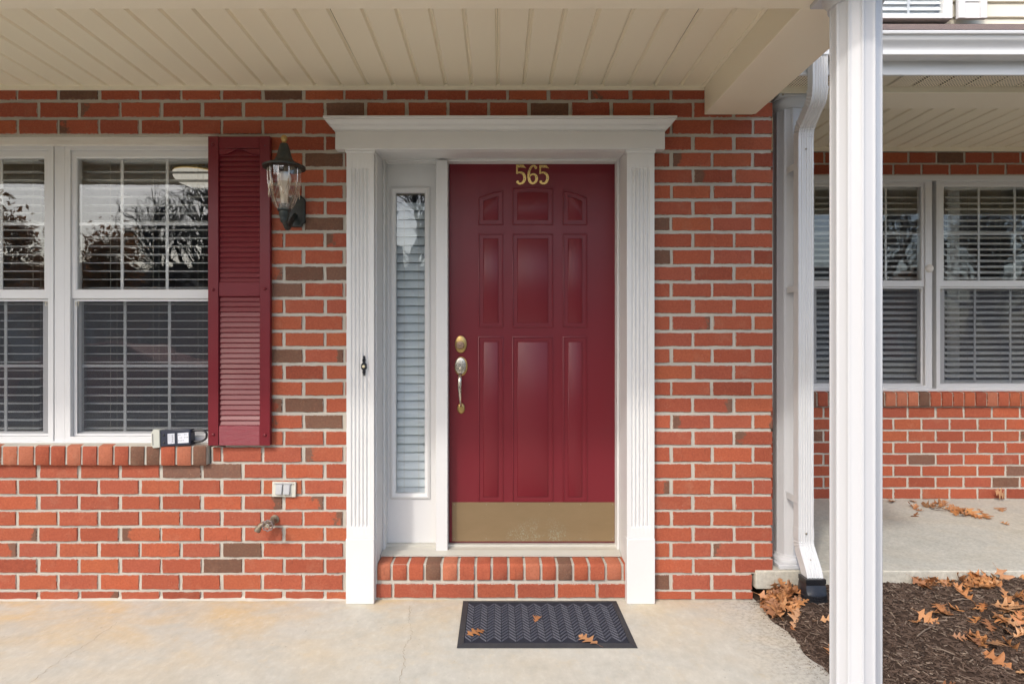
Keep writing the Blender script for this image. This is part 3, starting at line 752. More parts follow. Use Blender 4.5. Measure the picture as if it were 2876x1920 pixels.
def digit(kind, ox, oy, s_=1.0):
    mb = MB(); f = lambda pts: [(ox+x*s_, oy+z*s_, w_*s_) for x, z, w_ in pts]
    ya, yc = YD-.0042, YD-.0006
    if kind == 5:
        mb.prism([(X(ox+x*s_),Z(oy+z*s_)) for x, z in ((0.5,0),(21,0),(28.5,9.5),(20,7.5),(0.5,7))], ya-.0002, yc)
        ribbon(mb, f([(3.0,3,5),(2.8,25,4.6)]), ya, yc)
        ribbon(mb, f(spl([(1.5,24.5,3.5),(8,21.5,4.5),(15,22.2,6),(22,27,7),(24.5,36,7.5),(22.5,45.5,7.5),(17,51.5,6.2),(10,53,5),(4.5,50.5,4.5)])), ya-.0001, yc)
        disc(mb, ox+5*s_, oy+48.5*s_, 4.2*s_, ya-.0003, yc)
        holes = ((11,3.5),(23.5,39))
    else:
        ribbon(mb, f(spl([(24,6,4.5),(20.5,2.4,4.5),(15,2.6,5),(9,8.5,6),(4.8,20,7),(4,32,7.5),(6,43.5,7.5),(11,50,6.4),(16.5,51.4,5.5),(22.5,47.8,6.5),(26,39.5,7.5),(24.8,31.5,7),(20.5,26.8,5.5),(15,26,4.5),(9.5,28.5,4),(6,33,4)])), ya, yc)
        disc(mb, ox+23.5*s_, oy+7.2*s_, 4.2*s_, ya-.0002, yc)
        holes = ((5.5,14),(26,34))
    g = mb.build('number_digit', M['brass'], door, smooth=30)
    for hx, hz in holes:
        q = MB(); disc(q, ox+hx*s_, oy+hz*s_, 1.5, ya-.0008, ya-.0001); q.build('screw', M['screw'], g)
digit(5, 1449, 463.5); digit(6, 1481, 464); digit(5, 1514, 464.5, 0.97)
# deadbolt
def oval(cx, cz, rx, rz, prof, name, m, parent):
    rings = []
    for sc_, h in prof: rings.append([(X(cx)+rx*S*rr(YD)*sc_*math.cos(a*math.pi/16), YD-h, Z(cz)+rz*S*rr(YD)*sc_*math.sin(a*math.pi/16)) for a in range(32)])
    return MB().loft(rings).build(name, m, parent, smooth=40)
db = oval(1294.5, 966.5, 16.8, 24.5, [(1,.0005),(1,.004),(.96,.008),(.85,.010)], 'deadbolt', M['oldbrass'], door)
MB().lathe([(.0215,.009),(.0215,.018),(.0195,.021),(.0145,.0215),(.0135,.019),(.0095,.019),(.009,.0215),(.002,.022)], (X(1293), YD, Z(969)), 28, 'Y').build('lock_cylinder', simple('rosy lock brass',(0.36,0.24,0.17),0.4,1.0,var=0.2,vs=80), db, smooth=35)
box('keyhole', M['ink'], db, X(1293)-.0009, X(1293)+.0009, YD-.0228, YD-.0221, Z(972), Z(967))
hs = oval(1295, 1028, 18.3, 27.3, [(1,.0005),(1,.003),(.95,.005)], 'handle_set', M['oldbrass'], door)
oval(1294, 1027, 15.8, 24.5, [(1,.005),(1,.008),(.93,.012),(.6,.0145)], 'handle_plate', M['nickel'], hs)
MB().tube([(X(1293.5),YD-.012,Z(1032)),(X(1293.5),YD-.028,Z(1031)),(X(1293.5),YD-.045,Z(1034))], [.0045,.005,.008], 12, flat=.5).build('thumb_latch', M['nickel'], hs, smooth=60)
gpth = [(1294,1050,.008,.0075),(1294,1047,.022,.007),(1293.8,1051,.040,.0075),(1293.2,1062,.052,.0105),(1293,1075,.056,.0105),(1293.2,1090,.057,.009),(1293.8,1105,.054,.0075),(1294.3,1120,.046,.006),(1294.8,1131,.034,.0052),(1295,1138,.020,.0052),(1295,1141,.004,.0065)]
gpth = spl(gpth, 4)
MB().tube([(X(a),YD-h,Z(b)) for a, b, h, r in gpth], [q[3] for q in gpth], 14, flat=.8).build('grip', M['nickel'], hs, smooth=60)
oval(1295, 1146, 10.8, 15.3, [(1,.0005),(1,.003),(.9,.006),(.55,.008)], 'lower_rose', M['oldbrass'], hs)

# ------------------------------------------------------------------ double-hung windows
def sash(root, name, x0, x1, z0, z1, gx0, gx1, gz0, gz1, y, mx, mz, ms, th=.032):
    fr_ = MB()
    o = [(x0,z0),(x1,z0),(x1,z1),(x0,z1)]; i = [(gx0,gz0),(gx1,gz0),(gx1,gz1),(gx0,gz1)]
    i2 = [(gx0-.006,gz0-.006),(gx1+.006,gz0-.006),(gx1+.006,gz1+.006),(gx0-.006,gz1+.006)]
    rg = [(o,y+th),(o,y),(i2,y),(i,y+.005),(i,y+th)]
    fr_.loft([[(a,yy,b) for a, b in pl] for pl, yy in rg], cap=False)
    s_ = fr_.build(name, M['vinyl'], root, smooth=20)
    yg = y+.013
    box('pane', M['glass'], s_, gx0+.0005, gx1-.0005, yg, yg+.003, gz0+.0005, gz1-.0005)
    for xx in mx: box('muntin', M['vinyl'], s_, xx-ms/2, xx+ms/2, yg+.006, yg+.011, gz0, gz1)
    for zz in mz:
        xs = [gx0] + [q for q in mx] + [gx1]
        for a, b in zip(xs, xs[1:]): box('muntin', M['vinyl'], s_, a+(ms/2 if a != gx0 else 0), b-(ms/2 if b != gx1 else 0), yg+.0062, yg+.0108, zz-ms/2, zz+ms/2)
    return s_
def unit(root, Yw, d, scr=True):
    yf, yu, yl = Yw+.035, Yw+.046, Yw+.080
    x = lambda p, y: pX(p, y); z = lambda p, y: pZ(p, y)
    fw = d['fw']*S*rr(yf)
    # master frame
    MB().ring(x(d['f'][0],yf), x(d['f'][1],yf), z(d['f'][3],yf), z(d['f'][2],yf), fw, fw*.8, yf, yf+.09).build('unit_frame', M['vinyl'], root, bevel=.002)
    ms = d['ms']*S*rr(Yw)
    u = d['u']; X0, X1 = x(d['f'][0],yf)+fw+.0006, x(d['f'][1],yf)-fw-.0006
    sash(root, 'upper_sash', X0, X1, z(d['meet'],yu), z(d['f'][2],yf)-fw*.8-.0006, x(u[0],yu), x(u[1],yu), z(u[3],yu), z(u[2],yu), yu, [x(q,yu+.02) for q in d['um']], [z(d['uh'],yu+.02)], ms)
    l = d['l']
    s2 = sash(root, 'lower_sash', X0, X1, z(d['f'][3],yf)+fw*.8+.0006, z(d['meet'],yu)-.0012, x(l[0],yl), x(l[1],yl), z(l[3],yl), z(l[2],yl), yl, [x(q,yl+.02) for q in d['lm']], [z(d['lh'],yl+.02)], ms)
    sy = yu+.012
    if scr:
        sc_ = MB().ring(X0+.001, X1-.001, z(d['f'][3],yf)+fw*.8+.001, z(d['meet'],yu)-.001, .016, .012, sy, sy+.008).build('screen_frame', M['vinyl'], root, bevel=.001)
        zb2, zt2 = z(d['f'][3],yf)+fw*.8+.010, z(d['meet'],yu)-.010
        MB().add([(X0+.01,sy+.004,zb2),(X1-.01,sy+.004,zb2),(X1-.01,sy+.004,zt2),(X0+.01,sy+.004,zt2)], [(0,1,2,3)]).build('screen_mesh', M['screen'], sc_)
        for sx in (-1, 1):
            xx = (X0+.020) if sx < 0 else (X1-.020)
            MB().ring(xx-.009, xx+.009, zt2-.026, zt2-.006, .0025, .0025, sy-.004, sy).build('screen_tab', M['cord'], sc_)
win = thing('window', 'white twin double-hung window with grilles beside the burgundy shutter', 'window', (pX(165), 0.05, pZ(1244)))
uR = dict(f=(182,632,409,1238), fw=15, u=(215,597,444,812), meet=838, l=(224,600,845,1212), um=(343,469.6), uh=629, lm=(351,476), lh=1027, ms=8)
uL = dict(f=(-298,150,409,1238), fw=15, u=(-260,122.6,444,812), meet=838, l=(-250,119,845,1212), um=(-131,4), uh=629, lm=(-118,16), lh=1027, ms=8)
unit(win, 0, uR); unit(win, 0, uL)
yf = .035
box('mullion', M['vinyl'], win, pX(151,yf), pX(181,yf), yf+.004, yf+.10, pZ(1240,yf), pZ(407,yf), bevel=.002)
box('head_trim', M['oldtrim'], win, pX(-330,.02), pX(640,.02), .018, .10, pZ(408,.02), pZ(383,.02), bevel=.003)
box('sill_board', M['vinyl'], win, pX(-320,.02), pX(640,.02), .020, .12, pZ(1246,.02), pZ(1239,.02), bevel=.003)
cx = lambda p: pX(p, .16)
blind('window_blind', 'open white slat blind behind the window panes next to the shutter', cx(238), cx(622), pZ(1212,.16), pZ(440,.16), .165, .0434, R(2), M['blind'], [cx(318),cx(437),cx(562)])
blind('window_blind', 'open white slat blind behind the panes of the window half beyond the mullion', cx(-262), cx(119), pZ(1212,.16), pZ(440,.16), .165, .0434, R(2), M['blind'], [cx(-180),cx(-70),cx(102)])

# neighbour's wall, window
nwall = thing('brick_wall', 'recessed red brick wall under the neighbouring porch behind the downspout', 'wall', (pX(2600,YN), YN, ZN))
NR = [426,460,492]; NR2 = [1141.5,1174.5,1208,1241,1274,1306,1338,1370,1402]
NDK = [(2638,443),(2580,1288),(2850,1320),(2822,1354),(2305,1224)]
def nrow(y0, y1, ph, x0, x1, off=4):
    k = 0; a = ph
    while a > x0: a -= 78.8
    while a < x1:
        b = a+78.8; p, q = max(a+off*.7, x0), min(b-off*.7, x1)
        if q-p > 8:
            kd = 'red'
            for d in NDK:
                if p <= d[0] <= q and y0 <= d[1] <= y1: kd = 'dark'
            if kd == 'red' and random.random() < .05: kd = 'flash'
            put_brick(nwall, pX((p+q)/2,YN), YN, (pZ(y0+off*.6,YN)+pZ(y1-off*.6,YN))/2, pX(q,YN)-pX(p,YN), pZ(y0+off*.6,YN)-pZ(y1-off*.6,YN), kd)
        a = b
NX0, NX1 = 2058, 2990
for i in range(2): nrow(NR[i], NR[i+1], 2552 if i == 0 else 2510, NX0, NX1)
for i in range(8): nrow(NR2[i], NR2[i+1], (2550 if i % 2 == 0 else 2510), NX0, NX1)
nrow(395, 426, 2510, NX0, NX1)
nm = MB()
nm.box(pX(NX0-5,YN), 6.4, YN+.006, YN+.1, pZ(492,YN), 2.85); nm.box(pX(NX0-5,YN), 6.4, YN+.006, YN+.1, ZN-.02, pZ(1104,YN))
nm.box(pX(NX0-5,YN), pX(2250,YN), YN+.006, YN+.1, pZ(1104,YN), pZ(492,YN)); nm.box(pX(2985,YN), 6.4, YN+.006, YN+.1, pZ(1104,YN), pZ(492,YN))
nm.build('mortar', M['mortar'], nwall)
nsill = MB().prismx([(YN-.014,pZ(1139,YN)),(YN+.05,pZ(1139,YN)),(YN+.05,pZ(1097,YN)),(YN-.012,pZ(1102,YN))], pX(2195,YN), pX(3000,YN)).build('window_sill', M['mortar'], nwall)
a = 2196; q = 0
while a < 2990:
    b = a+31.6; x0, x1 = pX(a+2.2,YN), pX(b-2.2,YN); yf_ = YN-.026; zt, zb_ = pZ(1101,YN), pZ(1140,YN)
    prof = [(yf_+.004,zb_),(yf_,zb_+.005),(yf_,zt-.010),(yf_+.0035,zt-.003),(yf_+.012,zt),(YN+.052,zt+.012),(YN+.052,zb_)]
    MB().prismx(prof, x0, x1).build('brick', M['up_'+random.choice(['red','red','pale','pale','flash','dark'])], nsill, bevel=.003)
    a = b
nwin = thing('window', 'white twin double-hung window of the neighbouring porch behind the white column', 'window', (pX(2610,YN), YN+.05, pZ(1096,YN)))
nA = dict(f=(2262,2609,505,1091), fw=10, u=(2288,2588,524,787), meet=805, l=(2294,2584,810,1075), um=(2388,2488), uh=657, lm=(2386,2476), lh=942, ms=5.5)
nB = dict(f=(2630,2976,505,1091), fw=10, u=(2652,2951,524,787), meet=805, l=(2654,2946,810,1075), um=(2749,2850), uh=657, lm=(2738,2838), lh=942, ms=5.5)
unit(nwin, YN, nA, True); unit(nwin, YN, nB, True)
box('mullion', M['vinyl'], nwin, pX(2610,YN), pX(2629,YN), YN+.038, YN+.13, pZ(1091,YN), pZ(503,YN), bevel=.002)
box('head_trim', M['vinyl'], nwin, pX(2252,YN), pX(2984,YN), YN+.012, YN+.13, pZ(504,YN), pZ(491,YN), bevel=.003)
box('sill_board', M['vinyl'], nwin, pX(2252,YN), pX(2984,YN), YN+.012, YN+.13, pZ(1099,YN), pZ(1091.5,YN), bevel=.003)
MB().lathe([(.030,0),(.030,.006),(.022,.014),(.008,.018)], (pX(2620,YN), YN+.037, pZ(752,YN)), 20, 'Y').build('bracket_cap', M['oldtrim'], nwin, smooth=60)
for (a, b, lab) in ((2282,2594,'half closed slat blind in the neighbouring window half with the white column in front'), (2648,2956,'half closed slat blind in the neighbouring window half with the sheer curtain')):
    y = YN+.17; blind('window_blind', lab, pX(a,y), pX(b,y), pZ(1078,y), pZ(522,y), y, .0432, R(26), M['blind'], [pX(a+62,y), pX((a+b)/2,y), pX(b-62,y)])
def louvre_shutter(name, label, x0, x1, zones, Y, m, mr, th, pitch, stile, arch=False, screws=True, zs=None):
    zb_, zt_ = zs
    s_ = thing(name, label, 'shutter', ((x0+x1)/2, Y, zb_))
    yf_ = Y-th
    box('stile', m, s_, x0, x0+stile, yf_, Y-.002, zb_, zt_, bevel=.0025); box('stile', m, s_, x1-stile, x1, yf_, Y-.002, zb_, zt_, bevel=.0025)
    a, b = x0+stile+.0006, x1-stile-.0006
    box('back_panel', m, s_, a, b, Y-.010, Y-.002, zb_, zt_)
    for (lo, hi) in zones['rails']:
        box('rail', mr if lo == zb_ else m, s_, a, b, yf_+.004, Y-.011, lo, hi, bevel=.002)
    if arch:
        lo = zones['rails'][-1][0]; n = 16; mid_ = (a+b)/2; hw = (b-a)/2
        pts = [(a, lo-.001)] + [(mid_+hw*(-1+2*k/n), lo - .030 + .030*math.exp(-((-1+2*k/n)/.45)**2) ) for k in range(n+1)] + [(b, lo-.001)]
        MB().prism(pts, yf_+.004, Y-.011).build('arched_rail', m, s_, bevel=.0015)
    lv = MB(); d_ = min(th-.012, pitch*.30)
    lv.add([(-(b-a)/2+.0005, 0, pitch*.5), ((b-a)/2-.0005, 0, pitch*.5), ((b-a)/2-.0005, -d_, -pitch*.36), (-(b-a)/2+.0005, -d_, -pitch*.36),
            (-(b-a)/2+.0005, 0, -pitch*.48), ((b-a)/2-.0005, 0, -pitch*.48), ((b-a)/2-.0005, -d_+.001, -pitch*.48), (-(b-a)/2+.0005, -d_+.001, -pitch*.48)],
           [(0,1,2,3),(4,5,6,7),(0,4,5,1),(1,5,6,2),(2,6,7,3),(3,7,4,0)])
    me, c = lv.mesh('louvre', Vector((0,0,0))); me.materials.append(m)
    for lo, hi in zones['louvres']:
        n = round((hi-lo)/pitch); pp = (hi-lo)/n
        for k in range(n):
            o = bpy.data.objects.new('louvre', me); link(o, s_, ((a+b)/2, Y-.0125, lo+pp*(k+.5))); o.scale = (1,1,pp/pitch)
            o.rotation_euler = (random.gauss(0,.02), 0, 0)
    return s_
y = YN-.001
louvre_shutter('shutter', 'cream louvred shutter partly hidden beside the neighbouring window', pX(2098,y), pX(2246,y), dict(rails=[(pZ(1100,y),pZ(1065,y)),(pZ(800,y),pZ(775,y)),(pZ(516,y),pZ(489,y))], louvres=[(pZ(1065,y),pZ(800,y)),(pZ(775,y),pZ(516,y))]), y, M['creamshut'], M['creamshut'], .028, .0262, .05, zs=(pZ(1100,y),pZ(489,y)))
# burgundy shutter
Ysh = -.006
q = lambda p: pZ(p, Ysh-.02)
sh = louvre_shutter('shutter', 'burgundy louvred shutter between the window and the wall lantern', pX(585.5,-.03), pX(759.5,-.03), dict(rails=[(q(1250),q(1195)),(q(832),q(793)),(q(418),q(384.5))], louvres=[(q(1195),q(832)),(q(793),q(424))]), Ysh, M['shutter'], M['rail'], .030, .02545, pX(614)-pX(585), arch=True, zs=(q(1250),q(384.5)))
for (xx, yy) in ((598,405.5),(598,813),(744,811),(599.5,1219.5),(744,1221)):
    MB().lathe([(.0085,0),(.0085,.002),(.006,.006),(.001,.008)], (pX(xx,-.036), -.0358, pZ(yy,-.036)), 16, 'Y').build('screw_cap', M['shutter'], sh, smooth=70)
MB().lathe([(.003,-.001),(.003,.0006)], (pX(744,-.036), -.0358, pZ(409,-.036)), 12, 'Y').build('screw_hole', M['ink'], sh)

# ------------------------------------------------------------------ rooms behind the panes
def room(name, x0, x1, y0, y1, z0, z1, h):
    mb = MB(); 
    mb.box(x0-.1, x0, y0, y1, z0, z1); mb.box(x1, x1+.1, y0, y1, z0, z1); mb.box(x0-.1, x1+.1, y1+.001, y1+.1, z0, z1)
    mb.build(name, M['room'], kind='structure')
    MB().box(x0-.1, x1+.1, y0, y1+.1, z0-.1, z0-.001).build(name+'_floor', M['roomdark'], kind='structure')
    MB().box(x0-.1, x1+.1, y0, y1+.1, z1+.001, z1+.1).build(name+'_ceiling', M['blind'], kind='structure')
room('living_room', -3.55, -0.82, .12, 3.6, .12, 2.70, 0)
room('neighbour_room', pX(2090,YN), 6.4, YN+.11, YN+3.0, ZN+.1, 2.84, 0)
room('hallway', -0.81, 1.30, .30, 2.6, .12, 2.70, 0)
# ceiling lamp seen through the blind
lx, ly = pX(552,1.7), 1.7
lamp = thing('ceiling_lamp', 'ribbed glass ceiling lamp with brass rim glimpsed behind the window blind', 'lamp', (lx, ly, 2.70))
MB().lathe([(.06,0),(.06,-.02),(.02,-.03),(.02,-.06),(.17,-.075),(.175,-.09),(.16,-.095)], (lx,ly,2.70), 32).build('brass_rim', M['brass'], lamp, smooth=40)
tg = NT('lit ribbed lamp glass'); tg.P(color=(0.8,0.78,0.7,1), rough=0.15); tg.b.inputs['Emission Color'].default_value = (1,0.93,0.8,1); tg.b.inputs['Emission Strength'].default_value = 0.22
MB().lathe([(.165,-.094),(.16,-.13),(.13,-.165),(.08,-.185),(.01,-.19)], (lx,ly,2.70), 64, rib=lambda k,h: 1+.02*(k%2)).build('glass_shade', tg.m, lamp)

# ------------------------------------------------------------------ wall lantern
YL = -.174; LX = pX(833)
lan = thing('wall_lantern', 'black wall lantern with ribbed clear glass and brass finial by the shutter', 'lantern', (LX, 0, pZ(640)))
def lz(p): return pZ(p, YL)
def lw(p): return p*S*rr(YL)
oc = (LX, YL, 0)
MB().lathe([(lw(1.5),lz(379)),(lw(6),lz(381.5)),(lw(8.8),lz(386)),(lw(9),lz(391)),(lw(7),lz(396)),(lw(4.5),lz(399)),(lw(6.5),lz(402)),(lw(8),lz(407))], oc, 20).build('finial', M['oldbrass'], lan, smooth=50)
fac = lambda k, h: 1 - .03*(1-abs(((k % 4)-2)/2))
cap = MB().lathe([(lw(3),lz(402)),(lw(10.5),lz(404)),(lw(13),lz(411)),(lw(17),lz(425)),(lw(21),lz(440)),(lw(27),lz(452)),(lw(36),lz(459.5)),(lw(56),lz(466)),(lw(59.5),lz(469)),(lw(59),lz(472.5)),(lw(54),lz(471)),(lw(46),lz(467)),(lw(30),lz(461))], oc, 40, rib=fac).build('cap', M['blackmetal'], lan, smooth=35)
rib = lambda k, h: (1.0 if k % 4 else 1.05) * (0.985 if k % 4 == 2 else 1)
MB().lathe([(lw(43.5),lz(467)),(lw(44),lz(482)),(lw(43),lz(505)),(lw(40.5),lz(528)),(lw(36),lz(548)),(lw(29),lz(568)),(lw(21),lz(585)),(lw(17.5),lz(590))], oc, 40, cap=False, rib=rib).build('glass_globe', M['lampglass'], lan, smooth=20)
# raised lancet ribs on the globe
gm = MB()
prof = [(44.6,470),(44.8,484),(43.8,505),(41.2,528),(36.8,548),(29.8,568),(21.8,585)]
for k in range(10):
    a = 2*math.pi*(k+.5)/10
    gm.tube([(LX+lw(r)*math.cos(a), YL+lw(r)*math.sin(a), lz(h)) for r, h in prof], .0022, 6)
    for da in (-.5, .5):
        b = a + da*2*math.pi/10; p2 = []
        for u in range(7):
            t = u/6; aa = a + (b-a)*(1-t)**1.5; h = 500+36*t if da else 500; hh = 548-38*(1-(1-t)**1.0)
            r = 44 - 8.5*((hh-480)/70)**2 if hh > 480 else 44
            p2.append((LX+lw(r+.4)*math.cos(a+(b-a)*(t**1.6)), YL+lw(r+.4)*math.sin(a+(b-a)*(t**1.6)), lz(510+44*t)))
        gm.tube(p2, .0016, 5)
gm.build('glass_rib', M['ribglass'], lan, smooth=60)
MB().lathe([(lw(4),lz(481)),(lw(12),lz(484)),(lw(18),lz(492)),(lw(19.5),lz(502)),(lw(18.5),lz(508)),(lw(17.8),lz(511))], oc, 24).build('bulb', M['bulb'], lan, smooth=60)
MB().lathe([(lw(17.6),lz(511.2)),(lw(15.5),lz(524)),(lw(12),lz(538)),(lw(10),lz(548)),(lw(10),lz(578))], oc, 24).build('bulb_base', M['bulbbase'], lan, smooth=40)
MB().lathe([(lw(6),lz(572)),(lw(14),lz(574)),(lw(14.5),lz(582)),(lw(19),lz(587)),(lw(18.5),lz(592)),(lw(14),lz(594)),(lw(14.5),lz(604)),(lw(12.5),lz(608)),(lw(12.5),lz(611)),(lw(11),lz(612)),(lw(11.5),lz(618)),(lw(9),lz(624)),(lw(4),lz(628))], oc, 28).build('socket_cup', M['blackmetal'], lan, smooth=35)
MB().tube(spl([(LX,YL,lz(614)),(LX,YL+.01,lz(626)),(LX,YL+.045,lz(636)),(LX,YL+.09,pZ(626,-.08)),(LX,YL+.13,pZ(612,-.04)),(LX,-.016,pZ(606))]), .0115, 12).build('arm', M['blackmetal'], lan, smooth=60)
bp = [(-22,-40),(-14,-46),(14,-46),(22,-40),(27,-33),(27,30),(19,33),(18,42),(-18,42),(-19,33),(-27,30),(-27,-33)]
MB().prism([(LX+a*S, pZ(597+b)) for a, b in bp], -.022, -.0002).build('back_plate', M['blackmetal'], lan, bevel=.006)

# ------------------------------------------------------------------ small fittings on the wall
ot = thing('outlet_cover', 'beige weatherproof outlet cover with two grey flip lids on the brick', 'outlet', (pX(800), 0, pZ(1372)))
ot.rotation_euler = (0, R(1.2), 0)
box('plate', M['platebeige'], ot, pX(767), pX(833), -.014, -.002, pZ(1393), pZ(1351), bevel=.002)
for a, b in ((778,797.5),(799.5,819)):
    l_ = MB(); X0, X1 = pX(a), pX(b)
    l_.loft([[(X0,-.0145,pZ(1387)),(X1,-.0145,pZ(1387)),(X1,-.0145,pZ(1357)),(X0,-.0145,pZ(1357))],[(X0+.002,-.030,pZ(1384)),(X1-.003,-.030,pZ(1384)),(X1-.002,-.022,pZ(1358)),(X0+.002,-.022,pZ(1358))]])
    l_.build('lid', M['greyplastic'], ot, bevel=.002)
MB().tube([(pX(774),-.019,pZ(1355)),(pX(822),-.019,pZ(1355))], .0035, 10).build('hinge', M['greyplastic'], ot, smooth=60)
MB().lathe([(.0035,0),(.003,.0015)], (pX(827), -.014, pZ(1357)), 10, 'Y').build('screw', M['screw'], ot)

def hose_bib(label, hx, hz, Y=0.0, sc_=1.0):
    h = thing('hose_bib', label, 'tap', (hx, Y, hz))
    MB().lathe([(.022,.0005),(.022,.004),(.017,.008),(.0145,.012)], (hx,Y,hz), 24, 'Y').build('flange', M['rust'], h, smooth=40)
    bz = hz-.004
    MB().lathe([(.0145,.010),(.0150,.035),(.018,.040),(.018,.052),(.0145,.056),(.0135,.072),(.011,.076)], (hx,Y,bz), 20, 'Y').build('valve_body', M['rust'], h, smooth=40)
    MB().tube(spl([(hx,Y-.040,bz),(hx-.022,Y-.052,bz+.001),(hx-.044,Y-.064,bz-.008),(hx-.056,Y-.070,bz-.024)]), [.013]*4+[.0125]*4+[.0125]*4+[.013], 16).build('spout', M['rust'], h, smooth=60)
    MB().tube([(hx-.052,Y-.068,bz-.017),(hx-.0565,Y-.0705,bz-.026),(hx-.061,Y-.073,bz-.036)], [.0155,.0155,.015], 16).build('hose_thread', M['rust'], h, smooth=40)
    MB().lathe([(.005,.074),(.005,.094),(.010,.094),(.010,.100),(.003,.102)], (hx,Y,bz), 12, 'Y').build('valve_stem', M['nickel'], h, smooth=40)
    wh = MB(); n = 40; pts = []
    for k in range(n+1):
        a = 2*math.pi*k/n; r = .0245*(1+.09*math.cos(8*a)); pts.append((hx+r*math.cos(a), Y-.094, bz+r*math.sin(a)))
    wh.tube(pts, .0035, 8, cap=False)
    for k in range(4):
        a = math.pi/4*(2*k+.6); wh.tube([(hx+.008*math.cos(a),Y-.095,bz+.008*math.sin(a)),(hx+.024*math.cos(a),Y-.094,bz+.024*math.sin(a))], .003, 6)
    wh.build('wheel_handle', M['rustred'], h, smooth=60)
    return h
hose_bib('weathered hose tap with wheel handle on the brick below the outlet cover', pX(772), pZ(1457))
hose_bib('dark hose tap peeking past the brick corner on the recessed wall', pX(2182,YN)-.02, pZ(1208,YN), YN)

bell = thing('doorbell', 'small black ornate doorbell with ivory button on the fluted pilaster', 'doorbell', (pX(1023,YP), YP, pZ(1027,YP)))
bz = lambda p: pZ(p, YP); bxx = lambda p: pX(1023+p, YP)
half = [(0,998),(1.6,999),(3,1002),(1.8,1005),(4,1008),(4.6,1013),(2.6,1017),(5,1020),(7.6,1023),(8,1034),(5,1037),(3,1040),(4.4,1044),(3,1048),(1.6,1051),(1.8,1053),(0,1056)]
MB().prism([(bxx(a), bz(b)) for a, b in half] + [(bxx(-a), bz(b)) for a, b in reversed(half[1:-1])], YP-.011, YP+.004).build('plate', M['blackplastic'], bell, bevel=.0025)
MB().lathe([(.0072,.010),(.0072,.014),(.0055,.0165),(.001,.0175)], (bxx(-.3), YP, bz(1028.5)), 18, 'Y').build('button', M['ivory'], bell, smooth=60)

# ------------------------------------------------------------------ key lockbox on the sill
lk = thing('key_lockbox', 'navy and grey key lockbox lying on the brick window sill', 'lockbox', (pX(500,-.01), -.004, pZ(1251)+.002))
LS = S*1.0
def LXp(p): return pX(500,-.01) + (p-500)*LS
def LZp(p): return pZ(1251)+.002 + (1252-p)*LS
MB().prism([(LXp(457),LZp(1252)),(LXp(541),LZp(1252)),(LXp(541),LZp(1208)),(LXp(457),LZp(1206))], -.030, .018).build('body', M['lockblue'], lk, bevel=.004)
MB().prism([(LXp(433),LZp(1246)),(LXp(437),LZp(1254)),(LXp(456.5),LZp(1254)),(LXp(456.5),LZp(1204)),(LXp(439),LZp(1202)),(LXp(433),LZp(1211))], -.034, .020).build('dust_cap', M['lockgrey'], lk, bevel=.003)
box('slot', M['ink'], lk, LXp(437), LXp(438.6), -.0352, -.0338, LZp(1246), LZp(1214))
MB().tube(spl([(LXp(538),-.006,LZp(1214)),(LXp(562),-.006,LZp(1213)),(LXp(573),-.006,LZp(1215.5)),(LXp(579),-.006,LZp(1222)),(LXp(580),-.006,LZp(1228)),(LXp(578),-.006,LZp(1236)),(LXp(571),-.006,LZp(1242)),(LXp(562),-.006,LZp(1244)),(LXp(538),-.006,LZp(1243))]), .0055, 10).build('shackle', M['blackplastic'], lk, smooth=60)
for a, b in ((478,497),(506,536)):
    l_ = box('label_sticker', M['label'], lk, LXp(a), LXp(b), -.0308, -.0303, LZp(1245), LZp(1217))
    t_ = MB(); n = 5 if a == 478 else 7
    for k in range(n):
        xx = a+2.5+(b-a-5)*k/(n-1)
        if a == 478:
            z_ = 1220
            while z_ < 1242:
                hgt = random.uniform(1,3); t_.box(LXp(xx-(.9 if k == 3 else .35)), LXp(xx+(.9 if k == 3 else .35)), -.0312, -.0309, LZp(z_+hgt), LZp(z_)); z_ += hgt+.9
        else:
            for z_ in (1221, 1229, 1237):
                if random.random() < .6: t_.box(LXp(xx-.8), LXp(xx+.8), -.0312, -.0309, LZp(z_+2), LZp(z_))
    t_.build('print', M['ink'], l_)
for zz in (1220, 1241): MB().lathe([(.006,0),(.005,.002),(.001,.003)], (LXp(467), -.030, LZp(zz)), 14, 'Y').build('rivet', M['blackplastic'], lk, smooth=50)
lk.rotation_euler = (R(-4), R(-3.6), 0)

# ------------------------------------------------------------------ door mat
mx0, mx1, my0, my1 = -.174, .588, -.470, -.012
mat_ = thing('doormat', 'charcoal herringbone doormat with rubber border before the brick step', 'doormat', ((mx0+mx1)/2, (my0+my1)/2, 0))
def ringz(x0,x1,y0,y1,wd,z0,z1,zo):
    o = [(x0,y0),(x1,y0),(x1,y1),(x0,y1)]; i = [(x0+wd,y0+wd),(x1-wd,y0+wd),(x1-wd,y1-wd),(x0+wd,y1-wd)]
    return [[(a,b,z0) for a,b in o],[(a,b,zo) for a,b in o],[(a*(1)+0,b,z1) for a,b in i],[(a,b,z0) for a,b in i]]
bw = .027
rg = ringz(mx0,mx1,my0,my1,bw,.0006,.009,.003)
MB().loft(rg, cap=False).build('rubber_border', M['rubber'], mat_)
box('pile_base', M['matbase'], mat_, mx0+bw+.0004, mx1-bw-.0004, my0+bw+.0004, my1-bw-.0004, .0008, .006)
hb = MB(); cw = .0505; ncol = 22; p_ = .027
ux0 = mx0+bw+.001; uw = (mx1-mx0-2*bw-.002)/ncol
